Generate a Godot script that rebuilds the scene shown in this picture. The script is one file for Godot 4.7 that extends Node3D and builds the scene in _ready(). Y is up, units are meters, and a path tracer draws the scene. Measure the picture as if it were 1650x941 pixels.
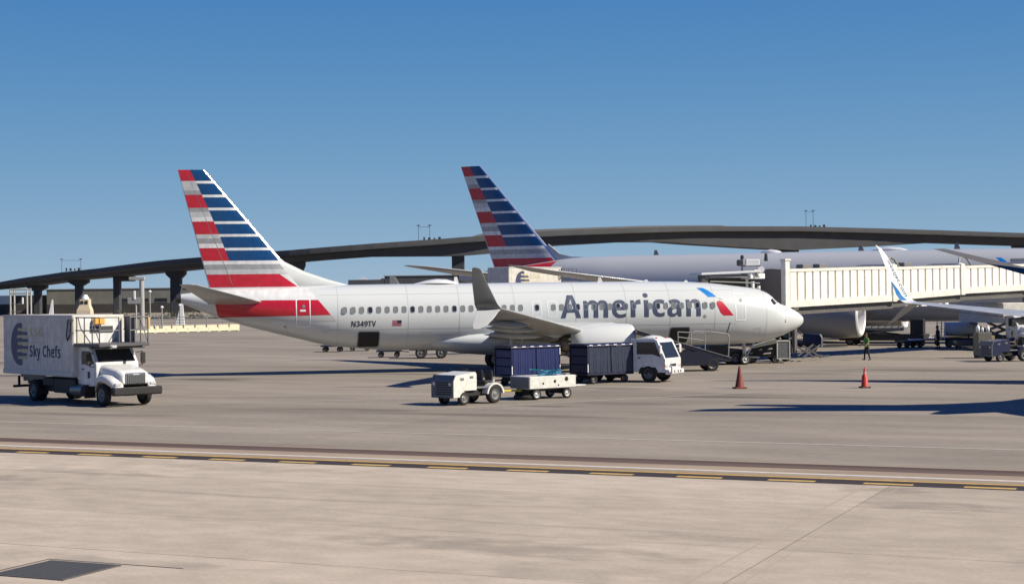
extends Node3D
# An airport apron on a clear day: parked airliners, service vehicles and an elevated guideway behind. Metres, y up.

const FLAT := -1
var mats := {}
var taken := {}
var grime: Texture2D
var streak: Texture2D
var rng := RandomNumberGenerator.new()


# ------------------------------------------------------------------ helpers
func lin(r: float, g: float, b: float) -> Color:
	return Color(r, g, b).linear_to_srgb()


func mat(key: String, r: float, g: float, b: float, rough := 0.6, metal := 0.0, tex := 0.0, coat := 0.0) -> StandardMaterial3D:
	if mats.has(key):
		return mats[key]
	var m := StandardMaterial3D.new()
	m.resource_name = key
	m.albedo_color = lin(r, g, b)
	m.roughness = rough
	m.metallic = metal
	if tex > 0.0:
		m.albedo_texture = grime
		m.uv1_triplanar = true
		m.uv1_scale = Vector3.ONE * tex
	if coat > 0.0:
		m.clearcoat_enabled = true
		m.clearcoat = coat
		m.clearcoat_roughness = 0.12
	mats[key] = m
	return m


func numbered(called: String) -> String:
	if not taken.has(called):
		taken[called] = 0
		return called
	taken[called] += 1
	return "%s_%03d" % [called, taken[called]]


func tag(o: Node, label: String, category: String, group := "", kind := "") -> void:
	if label:
		o.set_meta("label", label)
	if category:
		o.set_meta("category", category)
	if group:
		o.set_meta("group", group)
	if kind:
		o.set_meta("kind", kind)


func thing(called: String, label: String, category: String, at := Vector3.ZERO, turn := 0.0, group := "") -> Node3D:
	var o := Node3D.new()
	o.name = numbered(called)
	add_child(o)
	o.position = at
	o.rotation.y = turn
	tag(o, label, category, group)
	return o


func copy(src: Node3D, label: String, at: Vector3, turn := 0.0) -> Node3D:
	var o: Node3D = src.duplicate()
	var base := String(src.name)
	if base.length() > 4 and base[-4] == "_" and base.right(3).is_valid_int():
		base = base.left(-4)
	o.name = numbered(base)
	add_child(o)
	o.position = at
	o.rotation.y = turn
	o.set_meta("label", label)
	return o


func new_st() -> SurfaceTool:
	var st := SurfaceTool.new()
	st.begin(Mesh.PRIMITIVE_TRIANGLES)
	return st


func mesh_of(st: SurfaceTool) -> ArrayMesh:
	st.generate_normals()
	return st.commit()


func node(called: String, mesh: Mesh, m: Material, parent: Node, at := Vector3.ZERO) -> MeshInstance3D:
	var o := MeshInstance3D.new()
	o.mesh = mesh
	o.material_override = m
	if parent == self:
		o.name = numbered(called)
		add_child(o)
	else:
		o.name = called
		parent.add_child(o, true)
	o.position = at
	return o


func put(called: String, st: SurfaceTool, m: Material, parent: Node) -> MeshInstance3D:
	return node(called, mesh_of(st), m, parent)


func struct(called: String, st: SurfaceTool, m: Material) -> MeshInstance3D:
	var o := put(called, st, m, self)
	o.set_meta("kind", "structure")
	return o


func facet(st: SurfaceTool, p: Array, out: Vector3) -> void:
	st.set_smooth_group(FLAT)
	var n: Vector3 = (p[1] - p[0]).cross(p[2] - p[0])
	if n.dot(out) > 0.0:
		p = p.duplicate()
		p.reverse()
	for i in range(1, p.size() - 1):
		st.add_vertex(p[0])
		st.add_vertex(p[i])
		st.add_vertex(p[i + 1])


# a box with chamfered edges, 44 triangles; bevel 0 gives 12
func box(st: SurfaceTool, c: Vector3, s: Vector3, bevel := 0.02, xf := Transform3D.IDENTITY) -> void:
	var h := s / 2.0
	var b: float = min(bevel, min(h.x, min(h.y, h.z)) * 0.8)
	for ax in 3:
		var u := (ax + 1) % 3
		var v := (ax + 2) % 3
		for sg in [-1.0, 1.0]:
			var pts := []
			for q in [[-1, -1], [1, -1], [1, 1], [-1, 1]]:
				var p := Vector3.ZERO
				p[ax] = sg * h[ax]
				p[u] = q[0] * (h[u] - b)
				p[v] = q[1] * (h[v] - b)
				pts.append(xf * (c + p))
			var out := Vector3.ZERO
			out[ax] = sg
			facet(st, pts, xf.basis * out)
	if b <= 0.0:
		return
	for ax in 3:
		var u := (ax + 1) % 3
		var v := (ax + 2) % 3
		for su in [-1.0, 1.0]:
			for sv in [-1.0, 1.0]:
				var pts := []
				for q in [[-1.0, 0], [1.0, 0], [1.0, 1], [-1.0, 1]]:
					var p := Vector3.ZERO
					p[ax] = q[0] * (h[ax] - b)
					p[u] = su * (h[u] - (b if q[1] == 0 else 0.0))
					p[v] = sv * (h[v] - (b if q[1] == 1 else 0.0))
					pts.append(xf * (c + p))
				var out := Vector3.ZERO
				out[u] = su
				out[v] = sv
				facet(st, pts, xf.basis * out)
	for sx in [-1.0, 1.0]:
		for sy in [-1.0, 1.0]:
			for sz in [-1.0, 1.0]:
				var s3 := Vector3(sx, sy, sz)
				var pts := []
				for k in 3:
					var p := s3 * (h - Vector3(b, b, b))
					p[k] = s3[k] * h[k]
					pts.append(xf * (c + p))
				facet(st, pts, xf.basis * s3)


# rings of equal length joined into a skin
func loft(st: SurfaceTool, rings: Array, sg := 1, caps := true, closed := true) -> void:
	var n: int = rings[0].size()
	var last := n if closed else n - 1
	var flip := false
	var best := 0.0
	for i in rings.size() - 1:
		var mid := Vector3.ZERO
		for p in rings[i]:
			mid += p
		for p in rings[i + 1]:
			mid += p
		mid /= 2.0 * n
		for j in range(0, last, max(1, n / 8)):
			var a: Vector3 = rings[i][j]
			var b: Vector3 = rings[i][(j + 1) % n]
			var c: Vector3 = rings[i + 1][j]
			var v := (b - a).cross(c - a)
			var d := v.dot((a + b + c) / 3.0 - mid)
			if absf(d) > best:
				best = absf(d)
				flip = d > 0.0
	st.set_smooth_group(sg)
	for i in rings.size() - 1:
		var r0: Array = rings[i]
		var r1: Array = rings[i + 1]
		for j in last:
			var k := (j + 1) % n
			var q := [r0[j], r0[k], r1[k], r1[j]]
			if flip:
				q.reverse()
			for t in [[0, 1, 2], [0, 2, 3]]:
				if (q[t[1]] - q[t[0]]).cross(q[t[2]] - q[t[0]]).length_squared() > 1e-14:
					st.add_vertex(q[t[0]])
					st.add_vertex(q[t[1]])
					st.add_vertex(q[t[2]])
	if caps:
		for e in [[rings[0], rings[1]], [rings[-1], rings[-2]]]:
			var m0 := Vector3.ZERO
			var m1 := Vector3.ZERO
			for j in n:
				m0 += e[0][j] / n
				m1 += e[1][j] / n
			for j in n:
				facet(st, [m0, e[0][j], e[0][(j + 1) % n]], m0 - m1)


func ring(o: Vector3, ax: Vector3, r: float, n: int) -> Array:
	var u := ax.cross(Vector3.UP if absf(ax.y) < 0.9 else Vector3.RIGHT).normalized()
	var v := ax.cross(u).normalized()
	var out := []
	for i in n:
		var a := TAU * i / n
		out.append(o + (u * cos(a) + v * sin(a)) * r)
	return out


func cyl(st: SurfaceTool, a: Vector3, b: Vector3, ra: float, rb := -1.0, n := 14, caps := true) -> void:
	var ax := (b - a).normalized()
	loft(st, [ring(a, ax, ra, n), ring(b, ax, ra if rb < 0.0 else rb, n)], 1, caps)


# profile points are (distance along the axis, radius)
func lathe(st: SurfaceTool, o: Vector3, ax: Vector3, prof: Array, n := 24, sg := 1) -> void:
	var rings := []
	for p in prof:
		rings.append(ring(o + ax * p[0], ax, maxf(p[1], 0.0005), n))
	loft(st, rings, sg, false)


func tube(st: SurfaceTool, pts: Array, r: float, n := 8) -> void:
	for i in pts.size() - 1:
		cyl(st, pts[i], pts[i + 1], r, -1.0, n)


func bar(st: SurfaceTool, a: Vector3, b: Vector3, w: float, h: float) -> void:
	var d := b - a
	var x := d.normalized()
	var z := x.cross(Vector3.UP if absf(x.y) < 0.95 else Vector3.RIGHT).normalized()
	var y := z.cross(x)
	box(st, Vector3.ZERO, Vector3(d.length(), h, w), 0.01, Transform3D(Basis(x, y, z), (a + b) / 2.0))


# a polygon in x, y pushed out along z
func prism(st: SurfaceTool, poly: Array, z0: float, z1: float, xf := Transform3D.IDENTITY) -> void:
	var pk := PackedVector2Array(poly)
	var idx := Geometry2D.triangulate_polygon(pk)
	for z in [z0, z1]:
		for i in range(0, idx.size(), 3):
			var t := []
			for k in 3:
				t.append(xf * Vector3(pk[idx[i + k]].x, pk[idx[i + k]].y, z))
			facet(st, t, xf.basis * Vector3(0, 0, -1 if z == minf(z0, z1) else 1))
	var cw := Geometry2D.is_polygon_clockwise(pk)
	for i in pk.size():
		var a := pk[i]
		var b := pk[(i + 1) % pk.size()]
		var o := Vector2(b.y - a.y, a.x - b.x) * (-1.0 if cw else 1.0)
		facet(st, [xf * Vector3(a.x, a.y, z0), xf * Vector3(b.x, b.y, z0), xf * Vector3(b.x, b.y, z1), xf * Vector3(a.x, a.y, z1)], xf.basis * Vector3(o.x, o.y, 0))


func v2(pairs: Array) -> PackedVector2Array:
	var out := PackedVector2Array()
	for i in range(0, pairs.size(), 2):
		out.append(Vector2(pairs[i], pairs[i + 1]))
	return out


func poly_tris(pk: PackedVector2Array) -> PackedVector2Array:
	var out := PackedVector2Array()
	for i in Geometry2D.triangulate_polygon(pk):
		out.append(pk[i])
	return out


# a frame between two polygons of equal length
func frame_tris(a: PackedVector2Array, b: PackedVector2Array) -> PackedVector2Array:
	var out := PackedVector2Array()
	for i in a.size():
		var k := (i + 1) % a.size()
		out.append_array([a[i], a[k], b[k], a[i], b[k], b[i]])
	return out


func round_rect(c: Vector2, w: float, h: float, r: float, n := 4) -> PackedVector2Array:
	var out := PackedVector2Array()
	for q in 4:
		var cc := c + Vector2((w / 2 - r) * (1 if q in [0, 3] else -1), (h / 2 - r) * (1 if q < 2 else -1))
		for i in n + 1:
			var a := PI / 2 * q + PI / 2 * i / n
			out.append(cc + Vector2(cos(a), sin(a)) * r)
	return out


# letters as flat triangles, scaled into the given width and cap height from a baseline start
func text_tris(words: String, w: float, cap: float, bold := true) -> PackedVector2Array:
	var f := SystemFont.new()
	f.font_names = PackedStringArray(["Droid Sans"])
	f.font_weight = 700 if bold else 400
	var tm := TextMesh.new()
	tm.font = f
	tm.font_size = 64
	tm.depth = 0.0
	tm.curve_step = 1.0
	tm.text = words
	tm.horizontal_alignment = HORIZONTAL_ALIGNMENT_LEFT
	var ar := tm.get_mesh_arrays()
	var vs: PackedVector3Array = ar[Mesh.ARRAY_VERTEX]
	var ix = ar[Mesh.ARRAY_INDEX]
	var out := PackedVector2Array()
	var lo := Vector2(1e9, 1e9)
	var hi := Vector2(-1e9, -1e9)
	for p in vs:
		lo = lo.min(Vector2(p.x, p.y))
		hi = hi.max(Vector2(p.x, p.y))
	# the capital letter alone gives the baseline and the cap height
	tm.text = words[0]
	var base := 1e9
	var top := -1e9
	for p in tm.get_mesh_arrays()[Mesh.ARRAY_VERTEX]:
		base = minf(base, p.y)
		top = maxf(top, p.y)
	tm.text = words
	var shift := lo.y - base if words.length() == 1 else 0.0
	var all_lo := lo.y
	# centred vertically by TextMesh on the line height, the same for both texts
	for i in (ix.size() if ix != null and ix.size() > 0 else vs.size()):
		var p: Vector3 = vs[ix[i]] if ix != null and ix.size() > 0 else vs[i]
		out.append(Vector2((p.x - lo.x) / (hi.x - lo.x) * w, (p.y - base - shift) / (top - base) * cap))
	return out


# flat triangles laid on a curved surface: f turns a point of the drawing into a point in space
func lay(st: SurfaceTool, tris: PackedVector2Array, f: Callable, longest := 0.2) -> void:
	st.set_smooth_group(2)
	var work := []
	for i in range(0, tris.size(), 3):
		work.append([tris[i], tris[i + 1], tris[i + 2]])
	while work:
		var t: Array = work.pop_back()
		var e := [t[0].distance_to(t[1]), t[1].distance_to(t[2]), t[2].distance_to(t[0])]
		var m: float = max(e[0], max(e[1], e[2]))
		if m > longest:
			var k := e.find(m)
			var a: Vector2 = t[k]
			var b: Vector2 = t[(k + 1) % 3]
			var c: Vector2 = t[(k + 2) % 3]
			var h := (a + b) / 2.0
			work.append([a, h, c])
			work.append([h, b, c])
			continue
		var cr: float = (t[1] - t[0]).cross(t[2] - t[0])
		if absf(cr) < 1e-9:
			continue
		if cr > 0.0:
			t = [t[0], t[2], t[1]]
		for p in t:
			st.add_vertex(f.call(p))


# smooth curve through a table of knots that never overshoots
func through(xs: Array, ys: Array, x: float) -> float:
	var n := xs.size()
	if x <= xs[0]:
		return ys[0]
	if x >= xs[n - 1]:
		return ys[n - 1]
	var i := 0
	while x > xs[i + 1]:
		i += 1
	var slope := func(k: int) -> float:
		if k <= 0:
			return (ys[1] - ys[0]) / (xs[1] - xs[0])
		if k >= n - 1:
			return (ys[n - 1] - ys[n - 2]) / (xs[n - 1] - xs[n - 2])
		var d0: float = (ys[k] - ys[k - 1]) / (xs[k] - xs[k - 1])
		var d1: float = (ys[k + 1] - ys[k]) / (xs[k + 1] - xs[k])
		return 0.0 if d0 * d1 <= 0.0 else 2.0 * d0 * d1 / (d0 + d1)
	var h: float = xs[i + 1] - xs[i]
	var t: float = (x - xs[i]) / h
	var m0: float = slope.call(i) * h
	var m1: float = slope.call(i + 1) * h
	return (2 * t * t * t - 3 * t * t + 1) * ys[i] + (t * t * t - 2 * t * t + t) * m0 + (-2 * t * t * t + 3 * t * t) * ys[i + 1] + (t * t * t - t * t) * m1


# a wheel of a vehicle: a tyre mesh with its rim as a sub-part; the axle runs along z
func wheel(parent: Node, at: Vector3, r: float, w: float, rim_mat: Material, side := 1.0) -> void:
	var key := "wheel %f %f" % [r, w]
	if not mats.has(key):
		var st := new_st()
		lathe(st, Vector3(0, 0, -w / 2), Vector3(0, 0, 1), [[0.02, r * 0.58], [0.0, r * 0.66], [0.0, r * 0.86], [w * 0.12, r * 0.97], [w * 0.3, r], [w * 0.7, r], [w * 0.88, r * 0.97], [w, r * 0.86], [w, r * 0.66], [w - 0.02, r * 0.58]], 24)
		var rs := new_st()
		lathe(rs, Vector3(0, 0, -w / 2), Vector3(0, 0, 1), [[0.03, 0.0], [0.03, r * 0.2], [0.05, r * 0.24], [0.07, r * 0.45], [0.015, r * 0.56], [0.01, r * 0.6], [w - 0.01, r * 0.6], [w - 0.015, r * 0.56], [w - 0.07, r * 0.45], [w - 0.05, r * 0.24], [w - 0.01, r * 0.2], [w - 0.0, 0.0]], 20)
		mats[key] = [mesh_of(st), mesh_of(rs)]
	var o := node("wheel", mats[key][0], mat("tyre rubber", 0.022, 0.021, 0.021, 0.85, 0.0, 1.3), parent, at)
	node("rim", mats[key][1], rim_mat, o)


func air(f: float, t: float) -> float:
	return 5.0 * t * (0.2969 * sqrt(f) - 0.126 * f - 0.3516 * f * f + 0.2843 * f * f * f - 0.1036 * f * f * f * f)


# one wing section: leading edge point, chord running aft (-x), thickness along tv
func wing_ring(le: Vector3, chord: float, tc: float, tv: Vector3, n := 14) -> Array:
	var out := []
	for i in n * 2:
		var up := i < n
		var k := float(i) / n if up else float(i - n) / n
		var f := 0.5 + 0.5 * cos(PI * k) if up else 0.5 - 0.5 * cos(PI * k)
		var h := air(f, tc) * chord
		out.append(le + Vector3(-f * chord, 0, 0) + tv.normalized() * (h * (1.0 if up else -0.75)))
	return out


# ------------------------------------------------------------------ airliners
# local frame: x forward, y up, z to starboard; a station counts metres aft of the nose and c is the station of the origin
class Hull:
	var c := 0.0
	var rows := []       # station, top, bottom, half width
	var cols := [[], [], [], []]
	var fin := {}


func hull(c: float, rows: Array) -> Hull:
	var h := Hull.new()
	h.c = c
	h.rows = rows
	for r in rows:
		for k in 4:
			h.cols[k].append(r[k])
	return h


func hull_at(h: Hull, st: float) -> Array:
	var t := through(h.cols[0], h.cols[1], st)
	var b := through(h.cols[0], h.cols[2], st)
	var w := through(h.cols[0], h.cols[3], st)
	return [t, b, w, (t + b) / 2.0 + (t - b) * 0.02]


# a point on the starboard skin at local x and height y
func skin(h: Hull, x: float, y: float, off := 0.008, side := 1.0) -> Vector3:
	var q := hull_at(h, h.c - x)
	var half: float = q[0] - q[3] if y > q[3] else q[3] - q[1]
	var u := clampf((y - q[3]) / maxf(half, 0.01), -0.995, 0.995)
	var z: float = q[2] * sqrt(1.0 - u * u)
	var n := Vector2(u / maxf(half, 0.01), sqrt(1.0 - u * u) / maxf(q[2], 0.01)).normalized()
	return Vector3(x, q[3] + u * half + n.x * off, (z + n.y * off) * side)


func hull_mesh(h: Hull, n := 72) -> ArrayMesh:
	var stations := []
	var end: float = h.cols[0][-1]
	var s := 0.0
	while s < end:
		stations.append(s)
		s += 0.03 if s < 0.3 else (0.1 if s < 3.0 else (0.25 if s < 9.0 or s > end * 0.62 else 0.5))
	stations.append(end)
	var rings := []
	for q in stations:
		var a := hull_at(h, q)
		var r := []
		for i in n:
			var t := TAU * i / n
			var y: float = cos(t)
			r.append(Vector3(h.c - q, a[3] + y * ((a[0] - a[3]) if y > 0 else (a[3] - a[1])), a[2] * sin(t)))
		rings.append(r)
	var st := new_st()
	loft(st, rings, 1, true)
	return mesh_of(st)


# mirrored wings: sections are [leading edge station, side, height, chord, thickness, thickness direction (y, z)]
func wing_mesh(c: float, secs: Array, side: float, fine := 4) -> ArrayMesh:
	var rings := []
	for i in secs.size():
		var a: Array = secs[i]
		rings.append(wing_ring(Vector3(c - a[0], a[2], a[1] * side), a[3], a[4], Vector3(0, a[5], a[6] * side)))
	var st := new_st()
	loft(st, rings, 1, true)
	return mesh_of(st)


func fin_half(f: Dictionary, st: float, y: float) -> float:
	var le: float = lerpf(f.le0, f.le1, (y - f.y0) / (f.y1 - f.y0))
	var te: float = lerpf(f.te0, f.te1, (y - f.y0) / (f.y1 - f.y0))
	return air(clampf((st - le) / (te - le), 0.0, 1.0), f.tc) * (te - le)


func fin_mesh(c: float, f: Dictionary) -> ArrayMesh:
	var rings := []
	for k in 13:
		var t := k / 12.0
		var y: float = lerpf(f.y0, f.y1, t)
		var le: float = lerpf(f.le0, f.le1, t)
		var te: float = lerpf(f.te0, f.te1, t)
		var r := []
		for p in wing_ring(Vector3.ZERO, te - le, f.tc, Vector3(0, 0, 1), 16):
			r.append(Vector3(c - le + p.x, y, p.z if p.z > 0 else p.z / 0.75))
		rings.append(r)
	var st := new_st()
	loft(st, rings, 1, true)
	return mesh_of(st)


# the flag on the fin, drawn in shares: v of the height, and a share of the chord between the edges
func fin_stripes(root: Node3D, c: float, f: Dictionary, parent: Node) -> void:
	var P := func(v: float, s: float) -> Vector2:
		var y: float = lerpf(f.s0, f.y1, v)
		var t: float = (y - f.y0) / (f.y1 - f.y0)
		return Vector2(c - lerpf(lerpf(f.te0, f.te1, t), lerpf(f.le0, f.le1, t), s), y)
	var red := mat("flag red", 0.56, 0.014, 0.032, 0.32, 0.0, 0.35, 0.35)
	var blue := mat("flag blue", 0.003, 0.058, 0.19, 0.32, 0.0, 0.35, 0.35)
	var pale := mat("silver stripe", 0.6, 0.61, 0.62, 0.35, 0.1, 0.35, 0.3)
	var gray := mat("grey stripe", 0.38, 0.385, 0.4, 0.35, 0.1, 0.35, 0.3)
	var white := mat("white stripe", 0.78, 0.79, 0.8, 0.35, 0.0, 0.35, 0.3)
	for side in [1.0, -1.0]:
		var on := func(p: Vector2) -> Vector3:
			return Vector3(p.x, p.y, (fin_half(f, c - p.x, p.y) + 0.007) * side)
		var on2 := func(p: Vector2) -> Vector3:
			return Vector3(p.x, p.y, (fin_half(f, c - p.x, p.y) + 0.011) * side)
		# where red and silver give way to blue, as a share of the chord
		var edge := func(v: float) -> float:
			return lerpf(0.335, 0.455, clampf((v - 0.22) / 0.78, 0, 1))
		var rows := [1.0, 0.905, 0.788, 0.677, 0.561, 0.452, 0.335, 0.225, 0.11, 0.0]
		var stripe := func(called: String, v1: float, v0: float, s1a: float, s0a: float, m: Material, fn: Callable) -> void:
			var st := new_st()
			var q := PackedVector2Array([P.call(v1, 0.012), P.call(v1, s1a), P.call(v0, s0a), P.call(v0, 0.012)])
			lay(st, poly_tris(q), fn, 0.13)
			put(called, st, m, parent)
		for k in 7:
			var e1: float = edge.call(rows[k])
			var e0: float = edge.call(rows[k + 1])
			if k % 2 == 0:
				stripe.call("red_stripe", rows[k], rows[k + 1], e1, e0, red, on)
			else:
				var m: float = lerpf(rows[k], rows[k + 1], 0.3)
				stripe.call("silver_stripe", rows[k], m, e1, edge.call(m), gray if k == 3 else pale, on)
				var m2: float = lerpf(rows[k], rows[k + 1], 0.68)
				stripe.call("silver_stripe", m, m2, edge.call(m), edge.call(m2), gray if k == 5 else pale, on)
				stripe.call("silver_stripe", m2, rows[k + 1], edge.call(m2), e0, gray if k == 1 else white, on)
			var st := new_st()
			var top: float = rows[k] - (0.022 if k else 0.0)
			lay(st, poly_tris(PackedVector2Array([P.call(top, edge.call(top)), P.call(top, 0.955), P.call(rows[k + 1], 0.955), P.call(rows[k + 1], e0)])), on, 0.13)
			put("blue_stripe", st, blue, parent)
			if k:
				var ws := new_st()
				lay(ws, poly_tris(PackedVector2Array([P.call(rows[k], e1), P.call(rows[k], 0.97), P.call(top, 0.97), P.call(top, edge.call(top))])), on, 0.13)
				put("white_stripe", ws, white, parent)
		stripe.call("silver_stripe", rows[7], 0.195, 0.955, 0.955, white, on)
		stripe.call("silver_stripe", 0.195, 0.15, 0.955, 0.955, gray, on)
		stripe.call("silver_stripe", 0.15, rows[8], 0.955, 0.955, pale, on)
		stripe.call("red_stripe", rows[8], rows[9], f.red1, f.red0, red, on)
		if side > 0.0:
			# bare metal nose of the fin, wrapping both sides
			var bare := new_st()
			var br := []
			for k in 25:
				var y: float = lerpf(f.y0 + 0.9, f.y1 - 0.02, k / 24.0)
				var t: float = (y - f.y0) / (f.y1 - f.y0)
				var le: float = lerpf(f.le0, f.le1, t)
				var ch: float = lerpf(f.te0, f.te1, t) - le
				var r := []
				for q in [-0.042, -0.028, -0.016, -0.008, -0.003, -0.0006, 0.0006, 0.003, 0.008, 0.016, 0.028, 0.042]:
					r.append(Vector3(c - le - absf(q) * ch + 0.006, y, signf(q) * (air(absf(q), f.tc) * ch + 0.006)))
				br.append(r)
			loft(bare, br, 1, false, false)
			put("leading_edge", bare, mat("bare leading edge", 0.9, 0.9, 0.9, 0.24, 0.9), parent)
		var rl := new_st()   # rudder hinge line
		lay(rl, poly_tris(PackedVector2Array([P.call(0.97, 0.30), P.call(0.97, 0.306), P.call(0.02, 0.256), P.call(0.02, 0.25)])), on2, 0.4)
		put("rudder_seam", rl, mat("seam grey", 0.2, 0.2, 0.21, 0.5), parent)


func engine(root: Node3D, at: Vector3, r: float, length: float, skin_mat: Material, chevrons := true) -> MeshInstance3D:
	var ax := Vector3(-1, 0, 0)
	var k := r / 1.13
	var st := new_st()
	lathe(st, at, ax, [[0.16, r * 0.965], [0.3, r * 0.985], [0.6 * k, r], [1.3 * k, r * 1.03], [length * 0.6, r * 1.0], [length * 0.82, r * 0.9], [length, r * 0.74], [length, r * 0.72], [length * 0.85, r * 0.68]], 40)
	var o := put("engine", st, skin_mat, root)
	var lip := new_st()
	lathe(lip, at, ax, [[0.162, r * 0.964], [0.08, r * 0.935], [0.025, r * 0.9], [0.0, r * 0.865], [0.03, r * 0.83], [0.12, r * 0.8], [0.4 * k, r * 0.775]], 40)
	put("inlet_lip", lip, mat("polished lip", 0.78, 0.78, 0.77, 0.4, 0.35), o)
	var duct := new_st()
	lathe(duct, at, ax, [[0.4 * k, r * 0.774], [1.0 * k, r * 0.76], [1.02 * k, 0.0]], 40)
	put("inlet_duct", duct, mat("inlet grey", 0.42, 0.42, 0.42, 0.5), o)
	for i in 18:
		var b := new_st()
		var a := TAU * i / 18
		var u := Vector3(0, cos(a), sin(a))
		var w := Vector3(0, -sin(a), cos(a))
		var p := at + ax * (0.95 * k)
		var rr := r * 0.74
		facet(b, [p + u * rr * 0.25 - w * rr * 0.03, p + u * rr * 0.25 + w * rr * 0.03, p + u * rr + w * rr * 0.13 + ax * 0.02, p + u * rr - w * rr * 0.13 - ax * 0.12], -ax)
		put("fan_blade", b, mat("fan blade", 0.08, 0.08, 0.085, 0.35, 0.6), o)
	var sp := new_st()
	lathe(sp, at, ax, [[0.6 * k, 0.0], [0.7 * k, r * 0.09], [0.85 * k, r * 0.17], [1.0 * k, r * 0.22]], 20)
	put("spinner", sp, mat("spinner grey", 0.05, 0.05, 0.055, 0.4), o)
	var ex := new_st()
	lathe(ex, at, ax, [[length * 0.82, r * 0.55], [length * 1.0, r * 0.52], [length * 1.13, r * 0.4], [length * 1.13, r * 0.3], [length * 1.1, r * 0.26], [length * 1.32, 0.02]], 28)
	put("exhaust_nozzle", ex, mat("exhaust metal", 0.16, 0.14, 0.125, 0.4, 0.8), o)
	if chevrons:
		var ch := new_st()
		for i in 18:
			var a0 := TAU * i / 18
			var a1 := TAU * (i + 1) / 18
			var am := (a0 + a1) / 2
			var pt := func(a: float, d: float, rr: float) -> Vector3:
				return at + ax * d + Vector3(0, cos(a), sin(a)) * rr
			facet(ch, [pt.call(a0, length - 0.01, r * 0.742), pt.call(a1, length - 0.01, r * 0.742), pt.call(am, length + 0.24 * k, r * 0.69)], Vector3(0, cos(am), sin(am)))
		put("chevrons", ch, mat("chevron grey", 0.09, 0.09, 0.09, 0.5), o)
	return o


func gear(root: Node3D, called: String, x: float, z: float, y_top: float, r: float, w: float, gap: float, bogie := 0.0) -> void:
	var st := new_st()
	cyl(st, Vector3(x, y_top, z), Vector3(x, r, z), 0.11 if r < 0.45 else 0.15)
	cyl(st, Vector3(x, r, z - gap), Vector3(x, r, z + gap), 0.07)
	bar(st, Vector3(x + 0.1, r + 0.1, z), Vector3(x + 0.75, y_top, z), 0.08, 0.1)
	if bogie > 0.0:
		bar(st, Vector3(x - bogie, r, z), Vector3(x + bogie, r, z), 0.2, 0.22)
	var o := put(called, st, mat("gear strut", 0.5, 0.5, 0.5, 0.4, 0.3), root)
	var rim := mat("gear rim", 0.45, 0.45, 0.44, 0.45, 0.2)
	for dx in ([-bogie, bogie] if bogie > 0.0 else [0.0]):
		for s in [-1.0, 1.0]:
			wheel(root, Vector3(x + dx, r, z + s * gap), r, w, rim)


func fuselage_decal(root: Node3D, called: String, h: Hull, tris: PackedVector2Array, m: Material, off := 0.008, longest := 0.16) -> MeshInstance3D:
	var st := new_st()
	lay(st, tris, func(p: Vector2) -> Vector3: return skin(h, p.x, p.y, off), longest)
	return put(called, st, m, root)


func shift_poly(pk: PackedVector2Array, c: float) -> PackedVector2Array:
	# station, height pairs to drawing points
	var out := PackedVector2Array()
	for p in pk:
		out.append(Vector2(c - p.x, p.y))
	return out


func flight_symbol(root: Node3D, h: Hull, ox: float, oy: float, k: float) -> void:
	# swept blue and red blades with a grey sliver between, mirrored with the nose to the right
	var at := func(pairs: Array) -> PackedVector2Array:
		var out := PackedVector2Array()
		for p in v2(pairs):
			out.append(Vector2(h.c - (ox + (p.x - 6.4) * k), oy + (p.y - 4.0) * k))
		return out
	fuselage_decal(root, "symbol_blade", h, poly_tris(at.call([7.46, 4.91, 7.05, 4.9, 6.8, 4.76, 6.55, 4.57, 6.29, 4.34, 6.86, 4.33, 7.02, 4.52])), mat("symbol blue", 0.005, 0.19, 0.56, 0.35, 0.0, 0.0, 0.3))
	fuselage_decal(root, "symbol_blade", h, poly_tris(at.call([6.37, 3.9, 6.34, 4.02, 6.25, 4.09, 6.12, 4.1, 5.96, 4.02, 5.27, 3.17, 5.93, 3.17, 6.14, 3.36])), mat("symbol red", 0.5, 0.012, 0.03, 0.35, 0.0, 0.0, 0.3))
	fuselage_decal(root, "symbol_blade", h, poly_tris(at.call([6.26, 4.3, 6.0, 4.22, 5.86, 4.16, 6.1, 4.18])), mat("symbol grey", 0.3, 0.31, 0.33, 0.4))


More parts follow.
